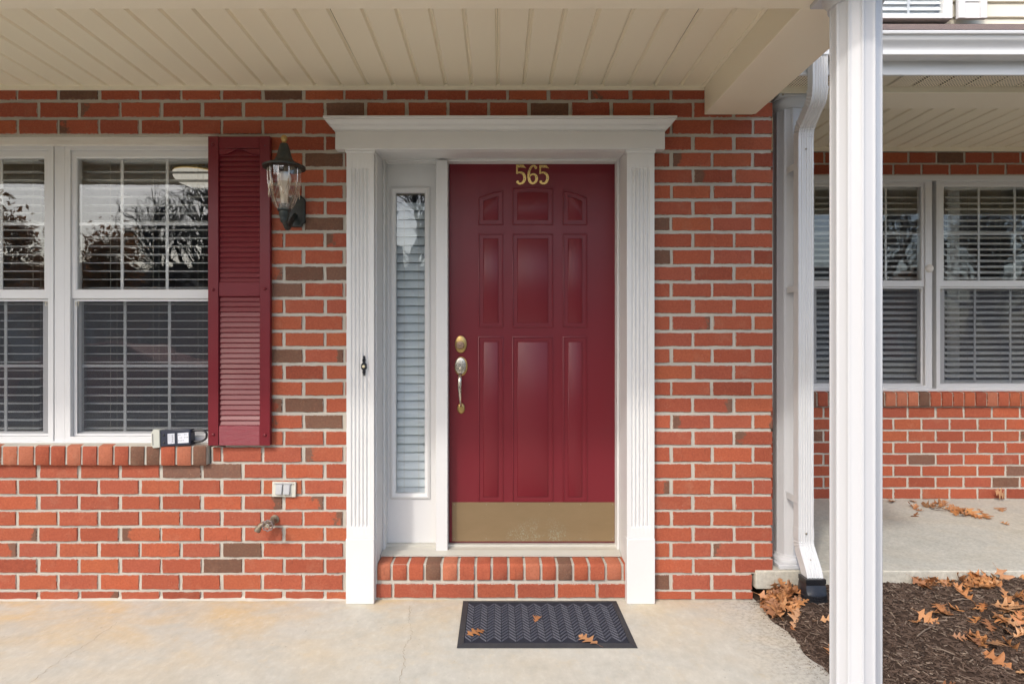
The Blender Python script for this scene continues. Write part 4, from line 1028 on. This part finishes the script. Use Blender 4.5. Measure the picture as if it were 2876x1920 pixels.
for c_ in range(ncol):
    sgn = 1 if c_ % 2 else -1
    yy = my0+bw-.04
    while yy < my1-bw+.04:
        xa, xb = ux0+c_*uw+.0012, ux0+(c_+1)*uw-.0012
        ya_, yb_ = yy - sgn*.020, yy + sgn*.020
        lo, hi = my0+bw+.003, my1-bw-.003
        if min(ya_,yb_) > lo and max(ya_,yb_) < hi:
            h0, h1 = .005, .0095+random.uniform(-.0006,.0006); t_ = .0062
            hb.loft([[(xa,ya_-t_,h0),(xb,yb_-t_,h0),(xb,yb_+t_,h0),(xa,ya_+t_,h0)],[(xa,ya_-t_*.6,h1),(xb,yb_-t_*.6,h1),(xb,yb_+t_*.6,h1),(xa,ya_+t_*.6,h1)]])
        yy += p_
hb.build('ribs', M['matpile'], mat_, kind='stuff')

# ------------------------------------------------------------------ our porch roof: ceiling, beams, gutter
roof = thing('porch_roof', 'cream porch roof with grooved plank ceiling and boxed beams over the door', 'roof', (-1.2, -.6, 2.42))
ZU = 2.423; ZS = 2.562; YI, YO = -.953, -1.195; XI, XO = 1.030, 1.271
box('front_beam', M['creamfl'], roof, -4.4, XO, YO, YI, ZU, 2.72, bevel=.003)
box('side_beam', M['creamfl'], roof, XI, XO, YI+.0005, -.0015, ZU, 2.72, bevel=.003)
box('beam_trim', M['creamfl'], roof, XO+.0005, XO+.014, YI, -.002, ZU+.002, ZU+.03, bevel=.002)
pw = 72.7*S
pl_ = MB(); prof = [(.0,.012),(.003,.0125),(.011,.0),(pw-.010,.0),(pw-.0025,.012),(pw,.012)]
ya, ybk = YI+.001, -.012
vs = [(x-pw/2, yy, z) for yy in (ya, ybk) for x, z in prof]; n = len(prof)
pl_.add(vs, [(k, k+1, n+k+1, n+k) for k in range(n-1)])
me, c = pl_.mesh('p', Vector((0,0,0)))
bm = bmesh.new(); bm.from_mesh(me)
for f in bm.faces:
    if f.normal.z > 0: f.normal_flip()
bm.to_mesh(me); bm.free(); me.materials.append(M['cream']); me.name = 'ceiling_plank'
k = 0; x = pX(889) + pw*15
ndone = 0
g0 = pX(889)
for k in range(-37, 15):
    cxp = g0 + pw*(k+.5)
    if cxp + pw/2 > XI + .10: continue
    o = bpy.data.objects.new('ceiling_plank', me); link(o, roof, (cxp, 0, ZS + random.uniform(-.0006,.0006)))
    o.rotation_euler = (random.gauss(0,.0006), random.gauss(0,.002), random.gauss(0,.0008))
box('ceiling_backing', M['darkgap'], roof, -4.3, XI-.002, YI+.002, -.004, ZS+.014, ZS+.02)
box('wall_trim', M['creamfl'], roof, -4.3, XI-.0015, -.012, -.0008, pZ(255), ZS+.012, bevel=.0015)
box('beam_channel', M['creamfl'], roof, XI-.019, XI-.0006, YI+.001, -.0125, ZS-.005, ZS+.004, bevel=.0015)
# roof deck and gutter
MB().prismx([(-1.34,2.60),(0.12,3.33),(0.12,3.36),(-1.35,2.625)], -4.4, XO+.012).build('roof_deck', M['shingle'], roof)
box('fascia', M['gutter'], roof, -4.4, XO+.012, -1.335, -1.315, 2.49, 2.60)
box('eave_soffit', M['vent'], roof, -4.4, XO+.012, -1.3145, YO-.001, 2.452, 2.46)
def gutter(parent, x0, x1, yb_, z0, dpt=.105, hgt=.096):
    o_ = [(.62,0),(.66,.002),(.66,.013),(.60,.016),(.59,.026),(.62,.036),(.70,.047),(.80,.056),(.87,.064),(.89,.076),(.90,.079),(.985,.080),(1.0,.082)]
    pr = [(yb_,z0+hgt),(yb_,z0)] + [(yb_-dpt*a,z0+b) for a, b in o_] + [(yb_-dpt,z0+hgt),(yb_-dpt+.010,z0+hgt),(yb_-dpt+.010,z0+hgt-.004),(yb_-dpt*.88,z0+.084),(yb_-dpt*.55,z0+.030),(yb_-dpt*.55,z0+.005),(yb_-.003,z0+.004),(yb_-.003,z0+hgt)]
    return MB().prismx(pr, x0, x1).build('gutter', M['gutter'], parent, bevel=.0015)
gutter(roof, -4.4, XO+.03, -1.336, 2.500)

# ------------------------------------------------------------------ columns
def column(label, cx_, cy_, z0, z1, r):
    c_ = thing('porch_column', label, 'column', (cx_, cy_, z0), None)
    n = 192; nf = 12; ring = []
    for k in range(n):
        a = 2*math.pi*k/n; ph = ((a*nf/(2*math.pi)) + .5) % 1.0   # 0.5 = middle of a flute
        u = (ph-.5)/.40; d = .0045*math.sqrt(max(0,1-u*u))**.9 if abs(u) < 1 else 0
        ring.append((math.cos(a-math.pi/2)*(r-d), math.sin(a-math.pi/2)*(r-d)))
    MB().loft([[(cx_+x, cy_+y_, z) for x, y_ in ring] for z in (z0+.045, z1-.05)]).build('shaft', M['colw'], c_, smooth=32)
    h = r+.022
    b_ = box('base', M['colw'], c_, cx_-h, cx_+h, cy_-h, cy_+h, z0+.0005, z0+.022, bevel=.003)
    MB().lathe([(r+.018,z0+.0222),(r+.020,z0+.030),(r+.016,z0+.042),(r+.006,z0+.048),(r+.004,z0+.060),(r-.004,z0+.060)], (cx_,cy_,0), 48).build('base_ring', M['colw'], b_, smooth=40)
    t_ = box('capital', M['colw'], c_, cx_-h, cx_+h, cy_-h, cy_+h, z1-.016, z1-.0008, bevel=.003)
    MB().lathe([(r-.004,z1-.062),(r+.004,z1-.062),(r+.006,z1-.046),(r+.014,z1-.036),(r+.020,z1-.028),(r+.020,z1-.0165)], (cx_,cy_,0), 48).build('capital_ring', M['colw'], t_, smooth=40)
    for sx in (-1, 1):
        MB().lathe([(.005,-.001),(.005,.0008)], (cx_+sx*(h-.018), cy_-h, z1-.008), 10, 'Y').build('screw', M['screw'], t_)
    return c_
column('white fluted column on our porch slab in front of the neighbouring porch', 1.146, -1.074, 0, ZU, .0748)
ZUN = 2.533
column('white fluted column on the neighbouring slab behind the white downspout', 1.508, .105, ZN, ZUN, .080)

# ------------------------------------------------------------------ neighbour's porch roof
nr = thing('porch_roof', 'neighbouring cream porch roof with white gutter and vented eave above the recessed wall', 'roof', (3, .5, 2.5))
XA = XO+.016; XB = 6.5
box('beam', M['creamfl'], nr, pX(XR)+.003, XB, .0, .205, ZUN, 2.80, bevel=.003)
MB().box(XA, pX(XR)+.0025, -.004, -.0008, 2.50, 2.60).build('end_trim', M['creamfl'], nr)
pwn = 72.7*S
vp = MB(); prof = [(.0,.012),(.004,.012),(.013,.0),(pwn-.011,.0),(pwn-.002,.012),(pwn,.012)]
def plank_mesh(y0, y1, m, nm_):
    q_ = MB(); vs = [(x-pwn/2, yy, z) for yy in (y0, y1) for x, z in prof]; n = len(prof)
    q_.add(vs, [(k, k+1, n+k+1, n+k) for k in range(n-1)])
    me, c = q_.mesh(nm_, Vector((0,0,0))); bm = bmesh.new(); bm.from_mesh(me)
    for f in bm.faces:
        if f.normal.z > 0: f.normal_flip()
    bm.to_mesh(me); bm.free(); me.materials.append(m); return me
mv = plank_mesh(-.135, -.001, M['vent'], 'vent_panel'); mi = plank_mesh(.206, YN-.014, M['cream'], 'ceiling_plank')
for k in range(36):
    xx = XA + pwn*(k+.5)
    if xx > 4.6: break
    o = bpy.data.objects.new('vent_panel', mv); link(o, nr, (xx, 0, 2.562))
    if xx > pX(XR)+pwn*.3:
        o = bpy.data.objects.new('ceiling_plank', mi); link(o, nr, (xx+.03, 0, 2.692)); o.rotation_euler = (random.gauss(0,.0006), random.gauss(0,.002), 0)
box('ceiling_backing', M['darkgap'], nr, pX(XR)+.004, XB, .207, YN+.05, 2.705, 2.71)
box('vent_backing', M['darkgap'], nr, XA, XB, -.134, -.001, 2.574, 2.578)
box('wall_trim', M['creamfl'], nr, pX(XR)+.004, XB, YN-.014, YN-.002, pZ(426,YN), pZ(409,YN), bevel=.002)
box('fascia', M['gutter'], nr, XA, XB, -.150, -.1355, 2.556, 2.70, bevel=.002)
gutter(nr, XA+.02, XB, -.1505, 2.618)
MB().prismx([(-.20,2.715),(YN+.02,2.715+.55*(YN+.22)),(YN+.02,2.74+.55*(YN+.22)),(-.215,2.738)], XA, XB).build('roof_deck', M['shingle'], nr)
# upper storey
sw = thing('siding_wall', 'cream lap siding wall of the upper storey above the neighbouring porch roof', 'wall', (3.5, YN, 3.55))
zs_ = pZ(69,YN)-.04; k = 0
MB().box(1.4, 6.5, YN+.03, YN+.12, zs_, zs_+2.2).build('sheathing', M['siding'], sw)
bd = MB().prismx([(.0295,-.0),(.006,.0),(.0,.004),(.018,.112),(.0295,.112)], -2.5, 2.5); me, c = bd.mesh('siding_board', Vector((0,0,0))); me.materials.append(M['siding'])
for k in range(18):
    o = bpy.data.objects.new('siding_board', me); link(o, sw, (3.95, YN, zs_-.02+.112*k))
y = YN-.06
uw_ = thing('window', 'white upper storey window above the neighbouring gutter', 'window', (pX(2500,y), y, pZ(55,y)))
UX0, UX1, UZ0, UZ1 = pX(2330,y), pX(2672,y), pZ(55,y), pZ(55,y)+1.3
MB().ring(UX0, UX1, UZ0, UZ1, .055, .033, y-.015, y+.075).build('frame', M['vinyl'], uw_, bevel=.003)
box('pane', M['glass'], uw_, UX0+.05, UX1-.05, y+.010, y+.013, UZ0+.03, UZ1-.03)
for xx in (pX(2556,y), pX(2440,y)): box('muntin', M['vinyl'], uw_, xx-.008, xx+.008, y+.016, y+.020, UZ0+.03, UZ1-.03)
blind('window_blind', 'closed white slat blind in the upper storey window', UX0+.05, UX1-.05, UZ0+.04, UZ1-.03, y+.040, .043, R(58), M['blind'], [], wd=.05)
louvre_shutter('shutter', 'white louvred shutter on the cream siding of the upper storey', pX(2683,y), pX(2764,y), dict(rails=[(pZ(57,y),pZ(21,y)),(pZ(21,y)+1.2,pZ(21,y)+1.3)], louvres=[(pZ(21,y),pZ(21,y)+1.2)]), y, M['vinyl'], M['vinyl'], .03, .03, .05, zs=(pZ(57,y),pZ(21,y)+1.3))

# ------------------------------------------------------------------ downspout and drain
ds = thing('downspout', 'white ribbed downspout beside the brick corner ending in a black drain adapter', 'downspout', (1.494, -.07, .15))
DXc = 1.494
def dsec(wd=.075, dp=.052, ribs=True):
    pts = []; nr_ = 5 if ribs else 0
    fr = [(-wd/2, -dp/2)]
    for k in range(nr_):
        c_ = -wd/2 + wd*(k+1)/(nr_+1)
        fr += [(c_-.0045,-dp/2),(c_-.002,-dp/2+.003),(c_+.002,-dp/2+.003),(c_+.0045,-dp/2)]
    fr += [(wd/2,-dp/2),(wd/2,dp/2),(-wd/2,dp/2)]; return fr
def pipe(name, path, wd=.075, dp=.052, parent=ds, crimp=None):
    sec = dsec(wd, dp); rings = []; path = [Vector((0,a,b)) for a, b in path]
    for k, p in enumerate(path):
        t = (path[min(k+1,len(path)-1)]-path[max(k-1,0)]).normalized(); nrm = Vector((0, -t.z, t.y))
        if nrm.y < 0: nrm = -nrm
        cr = 1 - (.06 if crimp and k in crimp else 0)
        rings.append([(DXc+a*cr, p.y+nrm.y*b*cr, p.z+nrm.z*b*cr) for a, b in sec])
    return MB().loft(rings).build(name, M['spout'], parent, smooth=30)
def arc(p0, p1, p2, n=9):
    return [tuple((1-t)**2*a + 2*t*(1-t)*b + t*t*c_ for a, b, c_ in zip(p0,p1,p2)) for t in [k/n for k in range(n+1)]]
yv = -.062; ygt = -.192
e1 = arc((ygt,2.475),(ygt,2.430),(ygt+.028,2.410)); e2 = arc((yv-.028,2.348),(yv,2.328),(yv,2.285))
pipe('outlet_pipe', [(ygt,2.62),(ygt,2.476)], .070, .048)
pipe('elbow', e1, .076, .054, crimp=[2,4,6,8])
pipe('offset_pipe', [(ygt+.024,2.413),(yv-.026,2.346)], .072, .050)
pipe('elbow', e2, .076, .054, crimp=[2,4,6,8])
pipe('main_pipe', [(yv,2.29),(yv,.37)], .0735, .050)
pipe('elbow', [(yv,.385)]+arc((yv,.335),(yv,.300),(yv-.018,.275))+[(yv-.07,.205)]+arc((yv-.078,.19),(yv-.088,.165),(yv-.09,.148)), .076, .053, crimp=[3,5,7])
for zz in (1.55, .52, 2.15):
    for xx in (DXc-.0405, DXc+.0395): box('strap', M['spout'], ds, xx, xx+.001, yv-.02, .026, zz-.016, zz+.016)
for zz, yy in ((2.225,yv-.026),(.362,yv-.028),(.247,-.127)):
    MB().lathe([(.005,0),(.005,.002),(.002,.004)], (DXc, yy, zz), 10, 'Y').build('screw', M['screw'], ds, smooth=40)
ad = thing('drain_adapter', 'black plastic drain adapter receiving the white downspout among leaves', 'drain', (DXc, yv-.09, .05))
ax, ay = DXc-.006, yv-.092
def rsq(h, wd, dp, z, n=32, rnd=0.0):
    out = []
    for k in range(n):
        a = 2*math.pi*k/n; c_, s_ = math.cos(a), math.sin(a); m_ = max(abs(c_), abs(s_))
        sq = (c_/m_*wd, s_/m_*dp); ci = (c_*h, s_*h)
        out.append((ax+sq[0]*(1-rnd)+ci[0]*rnd, ay+sq[1]*(1-rnd)+ci[1]*rnd, z))
    return out
zq = .062
MB().loft([rsq(.04,.044,.034,.178),rsq(.04,.047,.037,.178),rsq(.04,.047,.037,.158),rsq(.04,.045,.035,.157),rsq(.04,.045,.035,.150),rsq(.05,.046,.036,.149),rsq(.058,.050,.040,.125,rnd=.3),rsq(.062,.05,.045,.110,rnd=1.0),rsq(.066,.05,.045,.108,rnd=1),rsq(.066,.05,.045,.100,rnd=1)]).build('adapter_cup', M['blackplastic'], ad, smooth=35)
MB().lathe([(.060,.0995),(.066,.098),(.066,.090),(.061,.089),(.061,.083),(.066,.082),(.066,.072),(.061,.071),(.061,.0)], (ax,ay,0), 40).build('pipe_ring', M['blackplastic'], ad, smooth=35)

# ------------------------------------------------------------------ fallen oak leaves
def leaf_mesh(seed):
    rnd = random.Random(seed); L = 1.0
    half = [(0.0,.014),(.08,.05),(.13,.17),(.19,.29),(.22,.27),(.25,.15),(.28,.08),(.33,.09),(.38,.20),(.47,.38),(.55,.47),(.54,.37),(.55,.22),(.57,.11),(.63,.10),(.68,.17),(.75,.28),(.80,.33),(.79,.22),(.81,.11),(.87,.11),(.93,.15),(.94,.08),(1.0,.006)]
    vs, fs = [], []
    sc_ = rnd.uniform(.65,1.2); curl = rnd.choice([-.15,.05,.2,.35,.55,.9]); bend = rnd.uniform(-.35,.6); tw = rnd.uniform(-.5,.5)
    def deform(x, y):
        z = curl*abs(y)**1.6*rnd.uniform(.85,1.15) + bend*(x-.5)**2 + tw*y*(x-.5) + rnd.uniform(-.01,.01)
        return (x-.5, y*sc_*(1-.25*min(1,abs(curl)*.7)), z)
    n = len(half)
    for t, q in half: vs.append(deform(t, 0))
    for sgn in (1, -1):
        b = len(vs)
        for t, q in half: vs.append(deform(min(1.02,t+rnd.uniform(-.015,.015)), sgn*q*rnd.uniform(.85,1.12)))
        for k in range(n-1): fs.append((k, k+1, b+k+1, b+k) if sgn > 0 else (k+1, k, b+k, b+k+1))
    b = len(vs)
    vs += [(-.5,.006,vs[0][2]),(-.5,-.006,vs[0][2]),(-.78,.004,vs[0][2]-.02),(-.78,-.004,vs[0][2]-.02)]
    fs.append((b,b+1,b+3,b+2))
    me = bpy.data.meshes.new('oak_leaf'); me.from_pydata(vs, [], fs); me.materials.append(M['leaf']); me.shade_smooth()
    zmin = min(v[2] for v in vs)
    for v in me.vertices: v.co.z -= zmin
    return me
LV = [leaf_mesh(k) for k in range(18)]
def put_leaf(x, y, z, s_, label, group, tilt=.25, rz=None, var=None):
    o = bpy.data.objects.new('oak_leaf', LV[var] if var is not None else random.choice(LV))
    link(o, None, (x, y, z)); o.scale = (s_, s_, s_)
    o.rotation_euler = (random.gauss(0,tilt), random.gauss(0,tilt), random.uniform(0,6.3) if rz is None else rz)
    return props(o, label, 'leaf', group)
for (a, b, s_, lab, rz, v) in ((1336,1776,.085,'small curled tan oak leaf on the doormat near its corner by the pilaster side',.5,2),(1508,1738,.06,'tiny reddish curled oak leaf in the middle of the doormat',1.2,5),(1652,1797,.105,'large flat orange oak leaf on the doormat edge',2.3,7)):
    g = gp(a, b, .009); o = put_leaf(g.x, g.y, .0095, s_, lab, 'oak leaves on the doormat', .06, rz, v)
def scatter(n, cxp, cyp, sx, sy, zf, label, group, stack=0.0, size=(.055,.118), tilt=.25, corr=0.0, ok=None):
    k = 0; tries = 0
    while k < n and tries < n*20:
        tries += 1
        u, v = random.gauss(0,1), random.gauss(0,1); a = cxp+sx*u; b = cyp+sy*v + corr*u
        g = gp(a, b, zf if not callable(zf) else .05)
        z = zf(g.x, g.y) if callable(zf) else zf
        if ok and not ok(g.x, g.y): continue
        put_leaf(g.x, g.y, z + .004 + stack*random.random()*math.exp(-(u*u+v*v)/3), random.uniform(*size), label, group, tilt); k += 1
bed = lambda x, y: x > XE+.03 and y < -.03
lab = 'curled orange oak leaf in the heap between brick corner and black drain adapter'
scatter(70, 2190, 1688, 32, 12, tz, lab, 'oak leaves heaped at the drain', .05, tilt=.5, corr=7, ok=lambda x,y: x > XE+.01 and y < .05 and (x-ax)**2+(y-ay)**2 > .066**2)
lab = 'brown oak leaf in the drift lying on the neighbouring concrete slab'
scatter(30, 2650, 1432, 70, 8, ZN, lab, 'oak leaves on the neighbouring slab', .02, tilt=.4, corr=10, ok=lambda x,y: .1 < y < YN-.05)
scatter(7, 2700, 1450, 120, 22, ZN, 'brown oak leaf lying alone on the neighbouring concrete slab', 'oak leaves on the neighbouring slab', 0, tilt=.3, ok=lambda x,y: .1 < y < YN-.05)
lab = 'orange oak leaf in the drift along the neighbouring slab edge on mulch'
for c_ in ((2530,1625,40,9,10),(2640,1640,45,14,16),(2740,1645,40,16,16),(2840,1630,40,14,14)):
    scatter(c_[4], c_[0], c_[1], c_[2], c_[3], tz, lab, 'oak leaves along the slab edge', .03, tilt=.4, ok=bed)
lab = 'orange oak leaf lying on the dark mulch behind the white column'
for c_ in ((2620,1745,38,16,7),(2720,1785,36,12,6),(2830,1760,40,30,22),(2860,1720,30,25,8),(2740,1690,60,8,5),(2330,1790,25,25,3),(2310,1870,20,15,2),(2760,1870,90,30,4)):
    scatter(c_[4], c_[0], c_[1], c_[2], c_[3], tz, lab, 'oak leaves on the mulch', .02, tilt=.35, ok=bed)
lf = put_leaf(pX(2808,YN-.03), YN-.03, ZN+.05, .10, 'brown oak leaf leaning against the recessed brick wall', 'oak leaves on the neighbouring slab', .1); lf.rotation_euler = (1.35, .5, .2)
# twigs
for (a, b, l, rz) in ((2595,1785,.13,.6),(2650,1830,.07,2.4),(2700,1720,.09,.1),(2580,1660,.10,.5)):
    g = gp(a, b, .04); z = tz(g.x, g.y)+.012; d = Vector((math.cos(rz),math.sin(rz),0))*l/2
    MB().tube([Vector((g.x,g.y,z))-d, Vector((g.x,g.y,z+.006))+d*.1, Vector((g.x,g.y,z))+d], [.003,.0025,.0015], 6).build('twig', M['wood'], None, label='thin grey twig lying on the dark mulch bed', cat='twig', group='twigs on the mulch')

# ------------------------------------------------------------------ things inside the neighbour's room
cur = MB(); pts = []
for k in range(25): pts.append((pX(2662,YN+.3)+.09*k/24, YN+.30+.012*math.sin(k*1.1)))
cur.add([(x,y,z) for z in (ZN+.5, 2.55) for x, y in pts], [(k,k+1,25+k+1,25+k) for k in range(24)])
cur.build('curtain', M['blind'], None, label='narrow white sheer curtain behind the neighbouring blind', cat='curtain', smooth=180)

# ------------------------------------------------------------------ across the car park (mirrored in the panes)
def tree(name, label, x, y, h, seed, leaves=0, group=None):
    rnd = random.Random(seed); t = thing(name, label, 'tree', (x, y, -.14), group); LV_ = 5
    tr, tw, tips = MB(), MB(), []
    def grow(p, d, l, r, lev):
        n = 4; pts = [p]; rad = [r]
        for k in range(n):
            d = (d + Vector((rnd.gauss(0,.13),rnd.gauss(0,.13),rnd.gauss(.03,.08)))).normalized()
            p = p + d*l/n; pts.append(p); rad.append(r*(1-.45*(k+1)/n))
        (tr if lev < 2 else tw).tube(pts, rad, 7 if lev < 2 else 4, cap=False)
        if lev >= LV_: tips.extend(pts[1:]); return
        m_ = 6 if lev == 0 else (4 if lev < 4 else 3)
        for q_ in range(m_):
            k = rnd.uniform(.35,1) if lev else rnd.uniform(.4,1); pos = pts[int(k*n)]
            ang = rnd.uniform(.35,.95); az = rnd.uniform(0,6.28)
            u = d.orthogonal().normalized(); u.rotate(Matrix.Rotation(az,3,d)); nd = (d*math.cos(ang)+u*math.sin(ang)+Vector((0,0,.15))).normalized()
            grow(pos, nd, l*rnd.uniform(.5,.72), max(.006, r*rnd.uniform(.38,.55)), lev+1)
    grow(Vector((x,y,-.2)), Vector((0,0,1)), h*.45, h*.022, 0)
    tr.build('trunk', M['bark'], t, smooth=60); tw.build('branches', M['bark'], t, smooth=60)
    if leaves:
        lm = MB()
        for _ in range(leaves):
            p = rnd.choice(tips) + Vector((rnd.gauss(0,.2),rnd.gauss(0,.2),rnd.gauss(0,.2))); u = Vector((rnd.gauss(0,1),rnd.gauss(0,1),rnd.gauss(0,1))).normalized(); v = u.orthogonal().normalized(); s_ = rnd.uniform(.05,.11)
            lm.add([p-u*s_,p+v*s_*.6,p+u*s_,p-v*s_*.6], [(0,1,2,3)])
        lm.build('crown', M['orangeleaf'], t, kind='stuff')
tree('bare_tree', 'bare grey tree with forked trunk mirrored in the window', -8.6, -15.5, 11, 3)
tree('rust_tree', 'tree with rust brown leaves mirrored in the window beside the mullion', -14.5, -19, 7.5, 11, leaves=4500)
tree('bare_tree', 'bare grey tree across the car park mirrored in the neighbouring window', 15.5, -20.5, 12, 8)
def tree_copy(src, label, x, y, rz, sc_):
    r = src.copy(); COL.objects.link(r); r.location = (x, y, -.14); r.rotation_euler = (0,0,rz); r.scale = (sc_,)*3; r['label'] = label
    for ch in list(src.children):
        q_ = ch.copy(); COL.objects.link(q_); q_.parent = r
T1, T2, T3 = bpy.data.objects['bare_tree'], bpy.data.objects['bare_tree.001'], bpy.data.objects['rust_tree']
tree_copy(T2, 'tall bare grey tree by the car park mirrored in the sidelight', -3.2, -22.5, 1.0, 1.05)
tree_copy(T1, 'bare grey tree behind the red car', -11.8, -23.5, 2.2, 1.1)
tree_copy(T2, 'bare grey tree beside the rust leaved tree', -17.0, -26.0, 3.9, 1.1)
tree_copy(T3, 'small tree with rust brown leaves before the far brick houses', 21, -25, 1.7, .9)
tree_copy(T1, 'bare grey tree beyond the neighbouring porch', 10.0, -27, 4.4, 1.1)
tree_copy(T3, 'rust brown leaved tree before the pale end house', -22.5, -27, 2.7, .95)
tree_copy(T3, 'rust brown leaved tree between the two bare trees behind the red car', -18.6, -19.5, 4.1, 1.15)
tree_copy(T1, 'bare grey tree at the car park corner beyond the neighbouring porch', 20.3, -20, .9, 1.0)
tree_copy(T2, 'slim bare grey tree in front of the last brick house', 25.5, -24, 2.9, 1.05)
tree_copy(T2, 'bare grey tree before the pale middle house', 3.5, -30, 5.2, 1.15)
def house(x, y, wd, hgt, label, m):
    h = thing('town_house', label, 'house', (x, y, -.14), 'town houses across the car park')
    box('wall', m, h, x-wd/2, x+wd/2, y-9, y, -.14, hgt)
    MB().prismx([(y+.4,hgt),(y-4.5,hgt+2.6),(y-9.4,hgt)], x-wd/2-.2, x+wd/2+.2).build('roof', M['hroof'], h)
    for zz in (1.0, 4.0):
        for xx in (-wd*.28, wd*.28):
            if zz < 2 and xx > 0:
                box('door', M['carred'], h, x+xx-.5, x+xx+.5, y+.002, y+.06, 0, 2.1); continue
            f = MB().ring(x+xx-.7, x+xx+.7, zz, zz+1.5, .1, .1, y+.002, y+.06).build('window', M['vinyl'], h)
            box('pane', M['hglass'], f, x+xx-.6, x+xx+.6, y+.003, y+.02, zz+.1, zz+1.4)
for k, (m, lb) in enumerate(((M['hsiding'],'pale sided town house'),(M['hbrick'],'brick town house'),(M['hsiding'],'pale sided town house at the row end'),(M['hbrick'],'brick town house with dark roof'),(M['hsiding'],'pale town house facing the porch'),(M['hbrick'],'brick town house facing the neighbouring porch'),(M['hsiding'],'pale town house by the rust tree'))):
    house(-38+k*11.5, -46-(k%2)*1.2, 10.6, 5.6, lb+' across the car park', m)
car = thing('parked_car', 'red parked car mirrored low in the window panes', 'car', (-8.4, -10.2, -.125))
cxx, cyy, gz = -8.4, -10.2, -.125
sec = [(-2.2,.45),(-2.25,.75),(-2.05,.92),(-1.3,1.0),(-.75,1.38),(.55,1.42),(1.25,1.02),(2.1,.92),(2.25,.7),(2.2,.42)]
MB().loft([[(cxx+a, cyy+s_*.86*(1 if b < 1.05 else .78), gz+b) for a, b in sec] + [(cxx+2.1,cyy+s_*.84,gz+.22),(cxx-2.1,cyy+s_*.84,gz+.22)] for s_ in (-1,1)]).build('body', M['carred'], car, bevel=.06, seg=3)
for s_ in (-1, 1):
    gl = [(-1.12,1.04),(-.70,1.33),(-.05,1.36),(-.05,1.04)]; g2 = [(.02,1.04),(.02,1.36),(.5,1.36),(1.05,1.04)]
    for q_ in (gl, g2): MB().prism([(cxx+a,gz+b) for a, b in q_], cyy+s_*.72-.09, cyy+s_*.72+.09).build('side_window', M['carglass'], car)
    for a in (-1.35, 1.35):
        wv = MB().lathe([(.2,-.1),(.32,-.1),(.34,-.06),(.34,.06),(.32,.1),(.2,.1)], (cxx+a, cyy+s_*.80, gz+.335), 24, 'Y').build('wheel', M['tyre'], car, smooth=40)
        MB().lathe([(.2,-.09),(.2,.09),(.05,.07)], (cxx+a, cyy+s_*.80, gz+.335), 20, 'Y').build('rim', M['rim'], wv, smooth=40)
print('bricks in our wall', nb, 'objects', len(bpy.data.objects))
